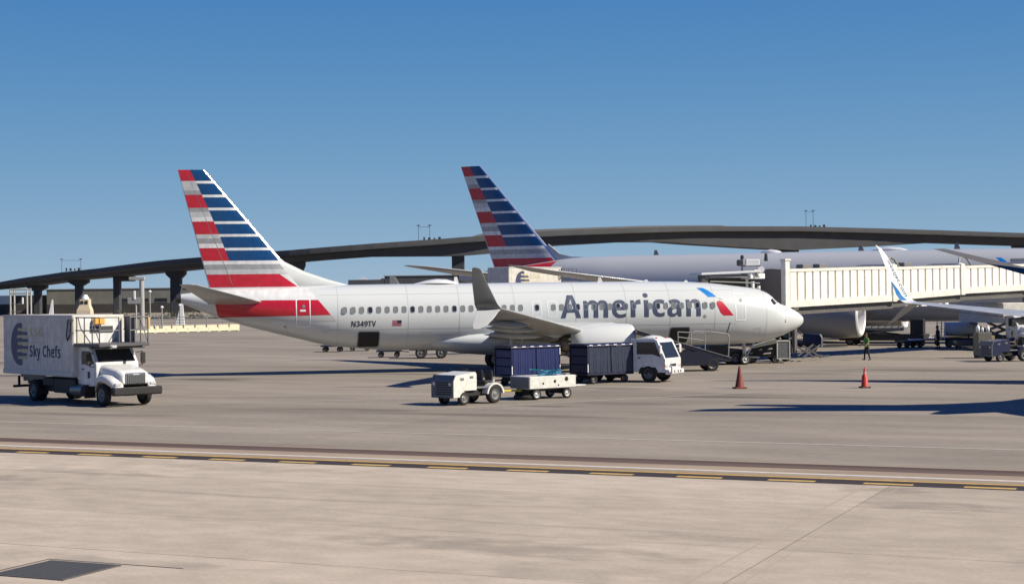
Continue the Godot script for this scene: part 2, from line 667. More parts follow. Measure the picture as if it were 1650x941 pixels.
func twin_jet(called: String, label: String, at: Vector3, turn: float, livery: String) -> Node3D:
	var root := thing(called, label, "airliner", at, turn)
	var c := 19.7
	var silver := mat("fuselage silver", 0.578, 0.602, 0.594, 0.3, 0.0, 0.0, 0.5)
	var white := mat("airliner white", 0.78, 0.79, 0.8, 0.3, 0.0, 0.12, 0.5)
	var main := silver if livery == "stripes" else white
	var h := hull(c, [[0, 2.8, 2.78, 0.015], [0.05, 2.97, 2.6, 0.19], [0.19, 3.11, 2.44, 0.38], [0.42, 3.29, 2.28, 0.57], [0.66, 3.43, 2.16, 0.73], [0.97, 3.6, 2.02, 0.9], [1.33, 3.74, 1.87, 1.05], [1.68, 3.88, 1.74, 1.18], [2.05, 4.2, 1.62, 1.3], [2.54, 4.58, 1.48, 1.43], [3.3, 4.83, 1.36, 1.58], [4.73, 5.03, 1.3, 1.76], [6.78, 5.25, 1.3, 1.86], [8.8, 5.34, 1.31, 1.88], [12, 5.37, 1.33, 1.88], [26.2, 5.37, 1.35, 1.88], [28.5, 5.36, 1.5, 1.86], [30.5, 5.34, 1.74, 1.78], [32, 5.32, 2.1, 1.64], [33.6, 5.3, 2.5, 1.44], [35.6, 5.24, 3.05, 1.12], [37, 5.15, 3.52, 0.84], [38.4, 5.0, 4.1, 0.5], [39.05, 4.92, 4.38, 0.3]])
	var f := {"le0": 31.4, "le1": 37.6, "te0": 37.3, "te1": 39.15, "y0": 4.9, "y1": 12.3, "tc": 0.1, "s0": 5.29, "red1": 0.83, "red0": 0.925}
	node("fuselage", hull_mesh(h), main, root)
	var fn := node("tail_fin", fin_mesh(c, f), main if livery == "stripes" else mat("teal livery", 0.01, 0.2, 0.3, 0.35, 0.0, 0.0, 0.3), root)
	var ds := new_st()
	var dr := []
	for q in [[28.9, 5.3, 0.05], [30.2, 5.66, 0.1], [31.7, 6.18, 0.14], [32.9, 6.78, 0.17], [33.4, 7.2, 0.16]]:
		var x: float = c - q[0]
		dr.append([Vector3(x, q[1], 0), Vector3(x - 0.25, q[1] - 0.1, q[2]), Vector3(x - 1.0, minf(q[1] - 0.3, 5.2), q[2] * 1.5), Vector3(x - 1.0, minf(q[1] - 0.3, 5.2), -q[2] * 1.5), Vector3(x - 0.25, q[1] - 0.1, -q[2])])
	loft(ds, dr, 1, true)
	put("dorsal_fin", ds, main, root)
	var wing_m := mat("wing grey", 0.43, 0.45, 0.465, 0.38, 0.05, 0.2, 0.2)
	var wsecs := [[12.4, 0.5, 1.75, 8.4, 0.13, 1, 0], [13.3, 1.75, 2.02, 7.6, 0.13, 1, 0], [15.95, 5.6, 2.53, 5.2, 0.115, 1, 0], [17.39, 8.0, 2.83, 4.22, 0.11, 1, 0], [20.15, 12.6, 3.4, 2.9, 0.105, 1, 0], [22.88, 17.15, 3.97, 1.28, 0.1, 1, 0]]
	var up := [[22.88, 17.14, 3.97, 1.28, 0.1, 1, 0], [23.0, 17.34, 4.04, 1.25, 0.1, 1, 0.4], [23.14, 17.47, 4.2, 1.18, 0.09, 0.5, 1], [23.35, 17.58, 4.6, 1.03, 0.08, 0.25, 1], [23.72, 17.75, 5.3, 0.76, 0.08, 0.2, 1], [24.04, 17.9, 5.98, 0.46, 0.08, 0.2, 1], [24.3, 17.92, 6.05, 0.16, 0.08, 0.2, 1]]
	var low := [[22.95, 17.25, 3.9, 1.2, 0.09, 1, -0.6], [23.1, 17.45, 3.78, 1.15, 0.08, 0.6, -1], [23.4, 17.65, 3.45, 1.0, 0.07, 0.5, -1], [23.75, 17.82, 3.12, 0.75, 0.06, 0.4, -1], [24.15, 17.9, 2.97, 0.3, 0.06, 0.4, -1]]
	if livery == "teal":
		up = [[22.88, 17.14, 3.97, 1.28, 0.1, 1, 0], [22.95, 17.4, 4.0, 1.26, 0.1, 1, 0.3], [23.05, 17.62, 4.12, 1.22, 0.09, 0.8, 0.7], [23.25, 17.8, 4.42, 1.12, 0.08, 0.35, 1], [23.6, 17.98, 5.1, 0.92, 0.08, 0.25, 1], [24.0, 18.22, 5.9, 0.72, 0.08, 0.22, 1], [24.3, 18.35, 6.4, 0.56, 0.08, 0.2, 1], [24.68, 18.44, 6.78, 0.3, 0.08, 0.2, 1], [25.05, 18.52, 6.95, 0.06, 0.08, 0.2, 1]]
		low = [[22.95, 17.25, 3.9, 1.2, 0.09, 1, -0.6], [23.15, 17.5, 3.75, 1.05, 0.08, 0.6, -1], [23.5, 17.8, 3.42, 0.8, 0.07, 0.5, -1], [23.95, 18.1, 3.08, 0.45, 0.06, 0.4, -1], [24.45, 18.3, 2.85, 0.08, 0.06, 0.4, -1]]
	for s in [1.0, -1.0]:
		var wg := node("wing", wing_mesh(c, wsecs, s), wing_m, root)
		var lm := mat("winglet grey", 0.135, 0.145, 0.148, 0.35, 0.0, 0.2, 0.2) if livery == "stripes" else white
		var wl := node("winglet", wing_mesh(c, up, s), lm, wg)
		node("lower_winglet", wing_mesh(c, low, s), mat("lower winglet", 0.4, 0.415, 0.42, 0.4) if livery == "stripes" else wing_m, wg)
		for q in [[6.3, 20.4, 2.4, 3.4], [9.3, 21.0, 2.85, 2.9], [12.2, 21.8, 3.2, 2.4]]:
			var fs := new_st()
			var l: float = q[3]
			lathe(fs, Vector3(c - q[1] + l * 0.55, q[2] - 0.22, q[0] * s), Vector3(-1, 0.06, 0).normalized(), [[0, 0.02], [l * 0.12, 0.12], [l * 0.35, 0.2], [l * 0.6, 0.2], [l * 0.85, 0.12], [l, 0.02]], 12)
			put("flap_fairing", fs, wing_m, wg)
		var ln := new_st()
		for q in [[13.3, 1.9, 5.5], [20.0, 5.9, 11.8], [21.6, 12.0, 16.6]]:
			# seams of the flaps, slats and ailerons under the wing
			var z0: float = q[1]
			var z1: float = q[2]
			var p0 := Vector3(c - lerpf(19.5, 23.6, (z0 - 1.9) / 15.3), 1.82 + z0 * 0.112, z0 * s)
			var p1 := Vector3(c - lerpf(19.5, 23.6, (z1 - 1.9) / 15.3), 1.82 + z1 * 0.112, z1 * s)
			bar(ln, p0, p1, 0.05, 0.04)
		put("flap_seam", ln, mat("seam grey", 0.2, 0.2, 0.21, 0.5), wg)
		node("stabilizer", wing_mesh(c, [[33.6, 0.2, 4.22, 3.8, 0.1, 1, 0], [34.2, 1.0, 4.36, 3.3, 0.1, 1, 0], [38.15, 7.1, 5.42 if livery == "stripes" else 6.28, 0.9, 0.09, 1, 0], [38.5, 7.2, 5.44 if livery == "stripes" else 6.3, 0.5, 0.05, 1, 0]], s), wing_m if livery == "stripes" else mat("stabilizer shade tone", 0.09, 0.088, 0.092, 0.9), root)  # dark tone puts the underside's shade into the whole teal jet stabilizer
		engine(root, Vector3(c - 12.65, 1.72, 4.83 * s), 1.12, 3.9, main)
		var py := new_st()
		var poly := [Vector2(c - 13.4, 2.75), Vector2(c - 13.9, 2.93), Vector2(c - 17.2, 2.98), Vector2(c - 18.6, 2.45), Vector2(c - 17.4, 2.05), Vector2(c - 15.0, 2.4)]
		prism(py, poly, 4.83 * s - 0.16, 4.83 * s + 0.16)
		put("pylon", py, main, root)
		gear(root, "main_gear", c - 19.6, 2.86 * s, 2.1, 0.565, 0.4, 0.42)
	var bf := new_st()
	var br := []
	for q in [[11.6, 0.3, 0.1], [12.6, 1.3, 0.5], [14, 1.75, 0.78], [16, 1.92, 0.92], [20, 1.95, 0.95], [22, 1.75, 0.8], [24, 1.2, 0.5], [25.4, 0.3, 0.1]]:
		var r := []
		for i in 24:
			var a := TAU * i / 24
			r.append(Vector3(c - q[0], 1.85 + cos(a) * q[2], sin(a) * q[1]))
		br.append(r)
	loft(bf, br, 1, true)
	put("belly_fairing", bf, main, root)
	gear(root, "nose_gear", c - 4.0, 0.0, 1.5, 0.34, 0.2, 0.2)
	var ap := new_st()
	cyl(ap, Vector3(c - 39.0, 4.65, 0), Vector3(c - 39.32, 4.67, 0), 0.27, 0.23, 20)
	put("exhaust_outlet", ap, mat("exhaust dark", 0.06, 0.06, 0.065, 0.5, 0.5), root)
	if livery == "teal":
		return root

	# ---- paintwork, doors and windows of the near airliner
	fin_stripes(root, c, f, fn)
	var red := mat("flag red", 0.56, 0.014, 0.032)
	fuselage_decal(root, "red_stripe", h, poly_tris(shift_poly(v2([37.1, 4.5, 31.03, 4.46, 30.31, 3.57, 36.9, 3.5]), c)), red)
	fuselage_decal(root, "grey_stripe", h, poly_tris(shift_poly(v2([36.85, 3.49, 30.28, 3.56, 30.0, 3.2, 36.3, 3.28]), c)), mat("pale stripe", 0.5, 0.51, 0.5, 0.35, 0.1, 0.0, 0.3))
	fuselage_decal(root, "white_stripe", h, poly_tris(shift_poly(v2([37.3, 5.12, 31.6, 5.2, 31.05, 4.47, 37.15, 4.51]), c)), mat("white stripe", 0.78, 0.79, 0.8))
	var dark := mat("hold dark", 0.012, 0.013, 0.016, 0.7)
	var line := mat("door outline", 0.8, 0.81, 0.81, 0.4)
	var seam := mat("seam grey", 0.2, 0.2, 0.21, 0.5)
	# lettering
	var ink := mat("title grey blue", 0.055, 0.07, 0.115, 0.4)
	var word := func(called: String, text: String, x0: float, y0: float, w: float, cap: float, m: Material, bold: bool) -> void:
		var t := text_tris(text, w, cap, bold)
		for i in t.size():
			t[i] += Vector2(c - x0, y0)
		fuselage_decal(root, called, h, t, m, 0.009, 0.22)
	word.call("title_letters", "American", 16.34, 3.155, 8.92, 1.4, ink, true)
	word.call("registration_letters", "N349TV", 29.1, 2.86, 1.47, 0.32, mat("registration ink", 0.03, 0.035, 0.045, 0.4), true)
	fuselage_decal(root, "trademark_ring", h, frame_tris(round_rect(Vector2(c - 7.17, 3.13), 0.19, 0.19, 0.09, 5), round_rect(Vector2(c - 7.17, 3.13), 0.14, 0.14, 0.065, 5)), ink)
	word.call("trademark_letter", "R", 7.2, 3.09, 0.06, 0.085, ink, true)
	for k in 7:
		fuselage_decal(root, "flag_bar", h, poly_tris(shift_poly(v2([26.66, 3.2 - k * 0.052, 26.1, 3.2 - k * 0.052, 26.1, 3.172 - k * 0.052, 26.66, 3.172 - k * 0.052]), c)), mat("small flag red", 0.5, 0.08, 0.1, 0.5))
	fuselage_decal(root, "flag_canton", h, poly_tris(shift_poly(v2([26.36, 3.2, 26.1, 3.2, 26.1, 3.02, 26.36, 3.02]), c)), mat("small flag blue", 0.02, 0.025, 0.06, 0.5), 0.011)
	flight_symbol(root, h, 6.4, 4.0, 1.0)
	# cabin windows: the same two meshes along the constant part of the hull
	var wf := new_st()
	var wp := new_st()
	var x_ref := c - 18.0
	lay(wf, frame_tris(round_rect(Vector2(x_ref, 3.83), 0.3, 0.4, 0.11), round_rect(Vector2(x_ref, 3.83), 0.235, 0.335, 0.09)), func(p: Vector2) -> Vector3: return skin(h, p.x, p.y, 0.014) - Vector3(x_ref, 0, 0))
	lay(wp, poly_tris(round_rect(Vector2(x_ref, 3.83), 0.245, 0.345, 0.09)), func(p: Vector2) -> Vector3: return skin(h, p.x, p.y, 0.006) - Vector3(x_ref, 0, 0))
	var wfm := mesh_of(wf)
	var wpm := mesh_of(wp)
	var fr := mat("window frame", 0.3, 0.31, 0.31, 0.35, 0.3)
	var shade_m := mat("window blind", 0.2, 0.205, 0.195, 0.12)
	var glass_m := mat("cabin glass", 0.025, 0.028, 0.033, 0.06)
	var k2 := 0
	var s2 := 29.5
	while s2 > 6.6:
		var skip := absf(s2 - 18.42) < 0.2 or absf(s2 - 11.0) < 0.2 or absf(s2 - 17.4) < 0.15
		if not skip:
			var o := node("window", wfm, fr, root, Vector3(c - s2, 0, 0))
			node("pane", wpm, glass_m if k2 % 5 == 3 or absf(s2 - 17.8) < 0.3 else shade_m, o)
		k2 += 1
		s2 -= 0.5085
	for q in [[17.83, 3.73, 0.6, 0.98], [16.86, 3.73, 0.6, 0.98]]:
		fuselage_decal(root, "overwing_exit", h, frame_tris(round_rect(Vector2(c - q[0], q[1]), q[2], q[3], 0.12), round_rect(Vector2(c - q[0], q[1]), q[2] - 0.09, q[3] - 0.09, 0.09)), line)
	var d1 := fuselage_decal(root, "door", h, frame_tris(round_rect(Vector2(c - 4.78, 3.69), 0.72, 1.72, 0.1), round_rect(Vector2(c - 4.78, 3.69), 0.58, 1.58, 0.08)), line)
	fuselage_decal(d1, "handle", h, poly_tris(round_rect(Vector2(c - 4.8, 3.9), 0.3, 0.1, 0.04)), line)
	fuselage_decal(d1, "door_window", h, poly_tris(round_rect(Vector2(c - 4.72, 4.1), 0.18, 0.2, 0.07)), seam)
	var d2 := fuselage_decal(root, "door", h, frame_tris(round_rect(Vector2(c - 31.93, 3.71), 0.86, 1.68, 0.1), round_rect(Vector2(c - 31.93, 3.71), 0.74, 1.56, 0.08)), line, 0.016)
	fuselage_decal(d2, "handle", h, poly_tris(round_rect(Vector2(c - 31.95, 3.85), 0.34, 0.12, 0.04)), line, 0.016)
	fuselage_decal(d2, "door_window", h, poly_tris(round_rect(Vector2(c - 31.9, 4.1), 0.16, 0.2, 0.07)), seam, 0.016)
	for q in [[28.05, 2.08, 1.22, 0.88], [8.72, 2.0, 1.2, 0.92]]:
		var hd := fuselage_decal(root, "cargo_shade_patch", h, poly_tris(round_rect(Vector2(c - q[0], q[1]), q[2], q[3], 0.1)), dark, 0.012)  # dark patch painted on the uncut skin for the shaded hold
		fuselage_decal(hd, "frame", h, frame_tris(round_rect(Vector2(c - q[0], q[1]), q[2] + 0.1, q[3] + 0.1, 0.13), round_rect(Vector2(c - q[0], q[1]), q[2], q[3], 0.1)), seam, 0.02)
	fuselage_decal(root, "seam", h, poly_tris(shift_poly(v2([5.5, 2.75, 5.46, 2.75, 5.6, 1.95, 5.66, 1.95]), c)), dark)
	for q in [[1.61, 3.17, 0.05], [1.63, 2.83, 0.06], [1.63, 2.71, 0.09], [33.0, 2.9, 0.09]]:
		fuselage_decal(root, "sensor_port", h, poly_tris(round_rect(Vector2(c - q[0], q[1]), q[2], q[2], q[2] * 0.45)), dark)
	# skin joints round the hull and along it, and small service panels
	var joint := mat("skin joint", 0.46, 0.48, 0.475, 0.4)
	for s3 in [3.0, 6.5, 9.4, 12.2, 15.4, 19.2, 22.6, 25.7, 29.9, 32.9]:
		var q := hull_at(h, s3)
		fuselage_decal(root, "skin_joint", h, poly_tris(PackedVector2Array([Vector2(c - s3, q[1] + 0.12), Vector2(c - s3 + 0.03, q[1] + 0.12), Vector2(c - s3 + 0.03, q[0] - 0.04), Vector2(c - s3, q[0] - 0.04)])), joint, 0.005, 0.12)
	for y in [2.66, 4.75]:
		fuselage_decal(root, "skin_joint", h, poly_tris(PackedVector2Array([Vector2(c - 31.0, y), Vector2(c - 5.0, y), Vector2(c - 5.0, y + 0.022), Vector2(c - 31.0, y + 0.022)])), joint, 0.005, 0.3)
	for q in [[10.9, 2.2, 0.5, 0.4], [24.6, 2.3, 0.6, 0.35], [30.6, 2.75, 0.4, 0.4], [3.6, 2.1, 0.45, 0.5], [6.9, 2.15, 0.4, 0.3], [33.9, 3.3, 0.3, 0.3]]:
		fuselage_decal(root, "service_panel", h, frame_tris(round_rect(Vector2(c - q[0], q[1]), q[2], q[3], 0.05), round_rect(Vector2(c - q[0], q[1]), q[2] - 0.05, q[3] - 0.05, 0.03)), joint, 0.006)
	# flight deck glazing
	var deck := mat("flight deck glass", 0.03, 0.032, 0.038, 0.08)
	var blind := mat("flight deck shade", 0.72, 0.73, 0.72, 0.4)
	for q in [[[2.14, 3.86, 2.42, 3.76, 2.62, 4.06, 2.38, 4.2], deck], [[2.5, 3.76, 2.95, 3.8, 3.05, 4.12, 2.7, 4.1], blind], [[3.03, 3.83, 3.36, 3.97, 3.34, 4.14, 3.12, 4.14], blind], [[1.74, 3.9, 2.06, 3.88, 2.3, 4.24, 2.02, 4.2], deck]]:
		var pk := shift_poly(v2(q[0]), c)
		var big := PackedVector2Array()
		var mid := (pk[0] + pk[1] + pk[2] + pk[3]) / 4.0
		for p in pk:
			big.append(mid + (p - mid) * 1.22)
		var wo := fuselage_decal(root, "cockpit_window", h, frame_tris(big, pk), line, 0.012)
		fuselage_decal(wo, "pane", h, poly_tris(pk), q[1], 0.006)
	# roof fairing and blade aerials
	var dm := new_st()
	var rr := []
	for q in [[22.45, 0.05, 0.05], [22.7, 0.35, 0.16], [23.1, 0.52, 0.27], [23.7, 0.55, 0.3], [24.3, 0.45, 0.22], [24.8, 0.22, 0.09], [25.1, 0.04, 0.02]]:
		var r := []
		for i in 16:
			var a := PI * i / 15.0
			r.append(Vector3(c - q[0], 5.3 + 0.06 + sin(a) * q[2], cos(a) * q[1]))
		rr.append(r)
	loft(dm, rr, 1, true)
	put("aerial_fairing", dm, mat("airliner white", 0.78, 0.79, 0.8), root)
	for q in [[13.2, 5.37, 0.28], [10.2, 5.35, 0.12], [7.6, 5.28, 0.12], [22.3, 5.37, 0.4]]:
		var bs := new_st()
		prism(bs, [Vector2(c - q[0], q[1] - 0.05), Vector2(c - q[0] - 0.12, q[1] + q[2]), Vector2(c - q[0] - 0.28, q[1] + q[2]), Vector2(c - q[0] - 0.34, q[1] - 0.05)], -0.02, 0.02)
		put("aerial", bs, mat("airliner white", 0.78, 0.79, 0.8), root)
	return root


func wide_body(at: Vector3, turn: float) -> Node3D:
	var root := thing("widebody_airliner", "large silver twin aisle airliner, darkened in tone for shade, with striped tail, behind the cream boarding bridge", "airliner", at, turn)
	var c := 30.0
	var silver := mat("widebody shaded silver", 0.44, 0.455, 0.47, 0.35, 0.0, 0.0, 0.3)  # same silver paint as the near airliner, darkened to look shaded
	var h := hull(c, [[0, 4.0, 3.96, 0.02], [0.15, 4.6, 3.4, 0.5], [0.6, 5.15, 2.9, 1.0], [1.5, 5.9, 2.45, 1.6], [3, 6.8, 2.1, 2.15], [5, 7.55, 1.88, 2.6], [8, 7.9, 1.8, 2.85], [11, 7.98, 1.8, 2.88], [40, 8.05, 1.8, 2.88], [46, 8.05, 2.1, 2.8], [50, 7.95, 2.85, 2.45], [53, 7.6, 3.6, 2.05], [57, 7.1, 4.7, 1.4], [60, 6.75, 5.5, 0.75], [62, 6.5, 6.0, 0.2]])
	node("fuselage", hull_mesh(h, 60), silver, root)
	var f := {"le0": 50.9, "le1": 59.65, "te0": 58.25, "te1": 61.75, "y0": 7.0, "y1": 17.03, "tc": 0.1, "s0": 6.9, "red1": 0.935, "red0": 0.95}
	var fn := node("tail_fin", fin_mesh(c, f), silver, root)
	fin_stripes(root, c, f, fn)
	var ds := new_st()
	prism(ds, [Vector2(c - 48.6, 7.98), Vector2(c - 50.2, 8.06), Vector2(c - 51.4, 8.35), Vector2(c - 52.6, 9.3), Vector2(c - 53.2, 7.6)], -0.12, 0.12)
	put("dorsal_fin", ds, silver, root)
	var wing_m := mat("wing grey", 0.43, 0.45, 0.465)
	for s in [1.0, -1.0]:
		var wg := node("wing", wing_mesh(c, [[21.2, 2.0, 2.8, 13.0, 0.12, 1, 0], [22.2, 3.2, 3.0, 11.8, 0.12, 1, 0], [27.5, 10.0, 4.0, 6.6, 0.11, 1, 0], [34.3, 18.8, 5.2, 4.2, 0.1, 1, 0], [40.6, 27.0, 6.35, 2.2, 0.09, 1, 0], [42.6, 29.2, 6.75, 0.9, 0.08, 1, 0], [43.4, 29.8, 6.85, 0.15, 0.06, 1, 0]], s), wing_m, root)
		for q in [[7.5, 30.5, 3.4, 6.0], [12.5, 33.0, 4.0, 4.6], [17.5, 36.0, 4.7, 4.0]]:
			var fs := new_st()
			var l: float = q[3]
			lathe(fs, Vector3(c - q[1] + l * 0.55, q[2] - 0.35, q[0] * s), Vector3(-1, 0.08, 0).normalized(), [[0, 0.02], [l * 0.12, 0.2], [l * 0.35, 0.34], [l * 0.6, 0.34], [l * 0.85, 0.2], [l, 0.02]], 12)
			put("flap_fairing", fs, wing_m, wg)
		node("stabilizer", wing_mesh(c, [[53.4, 0.3, 6.0, 6.0, 0.1, 1, 0], [54.4, 1.2, 6.15, 5.2, 0.1, 1, 0], [61.0, 9.3, 7.25, 1.9, 0.09, 1, 0], [62.2, 9.9, 7.35, 0.8, 0.07, 1, 0]], s), wing_m, root)
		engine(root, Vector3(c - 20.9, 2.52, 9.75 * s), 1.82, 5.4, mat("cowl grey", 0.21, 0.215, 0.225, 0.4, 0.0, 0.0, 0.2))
		var py := new_st()
		prism(py, [Vector2(c - 22.4, 4.2), Vector2(c - 23.4, 4.5), Vector2(c - 28.5, 4.6), Vector2(c - 31.0, 3.9), Vector2(c - 28.0, 3.0), Vector2(c - 24.5, 3.8)], 9.75 * s - 0.25, 9.75 * s + 0.25)
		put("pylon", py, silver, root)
		gear(root, "main_gear", c - 31.5, 4.9 * s, 3.2, 0.66, 0.5, 0.65, 0.75)
	gear(root, "nose_gear", c - 6.2, 0.0, 2.2, 0.5, 0.35, 0.32)
	# cabin windows on the near side, one pair of meshes along the parallel hull
	var wf := new_st()
	var wp := new_st()
	lay(wf, frame_tris(round_rect(Vector2(0, 5.2), 0.36, 0.56, 0.14), round_rect(Vector2(0, 5.2), 0.29, 0.49, 0.12)), func(p: Vector2) -> Vector3: return skin(h, p.x, p.y, 0.014))
	lay(wp, poly_tris(round_rect(Vector2(0, 5.2), 0.3, 0.5, 0.12)), func(p: Vector2) -> Vector3: return skin(h, p.x, p.y, 0.006))
	var wfm := mesh_of(wf)
	var wpm := mesh_of(wp)
	for k in 46:
		var o := node("window", wfm, mat("window frame", 0.3, 0.31, 0.31), root, Vector3(c - 13.0 - k * 0.62, 0, 0))
		node("pane", wpm, mat("cabin glass", 0.025, 0.028, 0.033), o)
	fuselage_decal(root, "red_stripe", h, poly_tris(shift_poly(v2([51.4, 7.66, 58.4, 6.8, 58.8, 6.35, 52.2, 6.35]), c)), mat("flag red", 0.56, 0.014, 0.032), 0.01, 0.25)
	flight_symbol(root, h, 10.3, 6.35, 0.9)
	for q in [[31.0, 0.0, 0.55, 1.1], [20.5, 0.0, 0.55, 1.7]]:
		var st := new_st()
		var rr := []
		var l: float = q[3]
		for p in [[-l, 0.03, 0.02], [-l * 0.7, 0.3, 0.2], [0, 0.5, 0.36], [l * 0.6, 0.34, 0.24], [l, 0.03, 0.02]]:
			var r := []
			for i in 14:
				var a := PI * i / 13.0
				r.append(Vector3(c - q[0] + p[0], 7.98 + sin(a) * p[2], cos(a) * p[1]))
			rr.append(r)
		loft(st, rr, 1, true)
		put("aerial_fairing", st, mat("airliner white", 0.78, 0.79, 0.8), root)
	for q in [41.5, 22.6, 14.4]:
		var bs := new_st()
		prism(bs, [Vector2(c - q, 7.9), Vector2(c - q - 0.25, 8.5), Vector2(c - q - 0.5, 8.5), Vector2(c - q - 0.6, 7.9)], -0.03, 0.03)
		put("aerial", bs, mat("seam grey", 0.2, 0.2, 0.21), root)
	return root


# ------------------------------------------------------------------ vehicles; x forward, z to the right hand side
func flat_panel(st: SurfaceTool, tris: PackedVector2Array, z: float, side := 1.0) -> void:
	lay(st, tris, func(p: Vector2) -> Vector3: return Vector3(p.x, p.y, z * side), 9.0)


# the caterer's sign on the right hand side of a box: globe with bars, pale letters, dark letters
func catering_sign(box_node: Node3D, front: float, base: float, z: float) -> void:
	var navy := mat("sign navy", 0.015, 0.02, 0.055, 0.5)
	var globe := mat("sign violet blue", 0.045, 0.05, 0.11, 0.5)
	var tan_m := mat("sign faded tan", 0.5, 0.44, 0.27, 0.6)
	var cx := front - 5.15
	var cy := base + 1.42
	var half := PackedVector2Array()
	for i in 25:
		var a := PI * 0.42 + PI * 1.16 * i / 24.0
		half.append(Vector2(cx + cos(a) * 0.92, cy + sin(a) * 1.0))
	var st := new_st()
	flat_panel(st, poly_tris(half), z + 0.006)
	put("logo_globe", st, globe, box_node)
	for k in 5:
		var y := cy - 0.7 + k * 0.33
		var x1 := cx + 0.92 * sqrt(maxf(0.0, 1.0 - pow(y - cy, 2)))
		var b := new_st()
		flat_panel(b, poly_tris(PackedVector2Array([Vector2(cx - 0.2 - 0.12 * (k % 2), y), Vector2(x1, y), Vector2(x1 - 0.03, y + 0.13), Vector2(cx - 0.2, y + 0.13)])), z + 0.011)
		put("logo_bar", b, tan_m, box_node)
	for k in 4:
		var y := cy - 0.55 + k * 0.33
		var x1 := cx + 0.86 * sqrt(maxf(0.0, 1.0 - pow(y - cy, 2)))
		var b := new_st()
		flat_panel(b, poly_tris(PackedVector2Array([Vector2(cx + 0.05, y), Vector2(x1, y), Vector2(x1, y + 0.14), Vector2(cx + 0.05, y + 0.14)])), z + 0.009)
		put("logo_bar", b, globe, box_node)
	for w in [["LSG", front - 4.1, base + 1.78, 1.3, 0.42, tan_m], ["Sky Chefs", front - 4.15, base + 0.84, 3.0, 0.54, navy]]:
		var t := text_tris(w[0], w[3], w[4], true)
		for i in t.size():
			t[i] += Vector2(w[1], w[2])
		var s := new_st()
		flat_panel(s, t, z + 0.008)
		put("sign_letters", s, w[5], box_node)
	var rule := new_st()
	flat_panel(rule, poly_tris(v2([front - 4.25, base + 1.5, front - 2.75, base + 1.5, front - 2.75, base + 1.53, front - 4.25, base + 1.53])), z + 0.008)
	put("sign_rule", rule, tan_m, box_node)


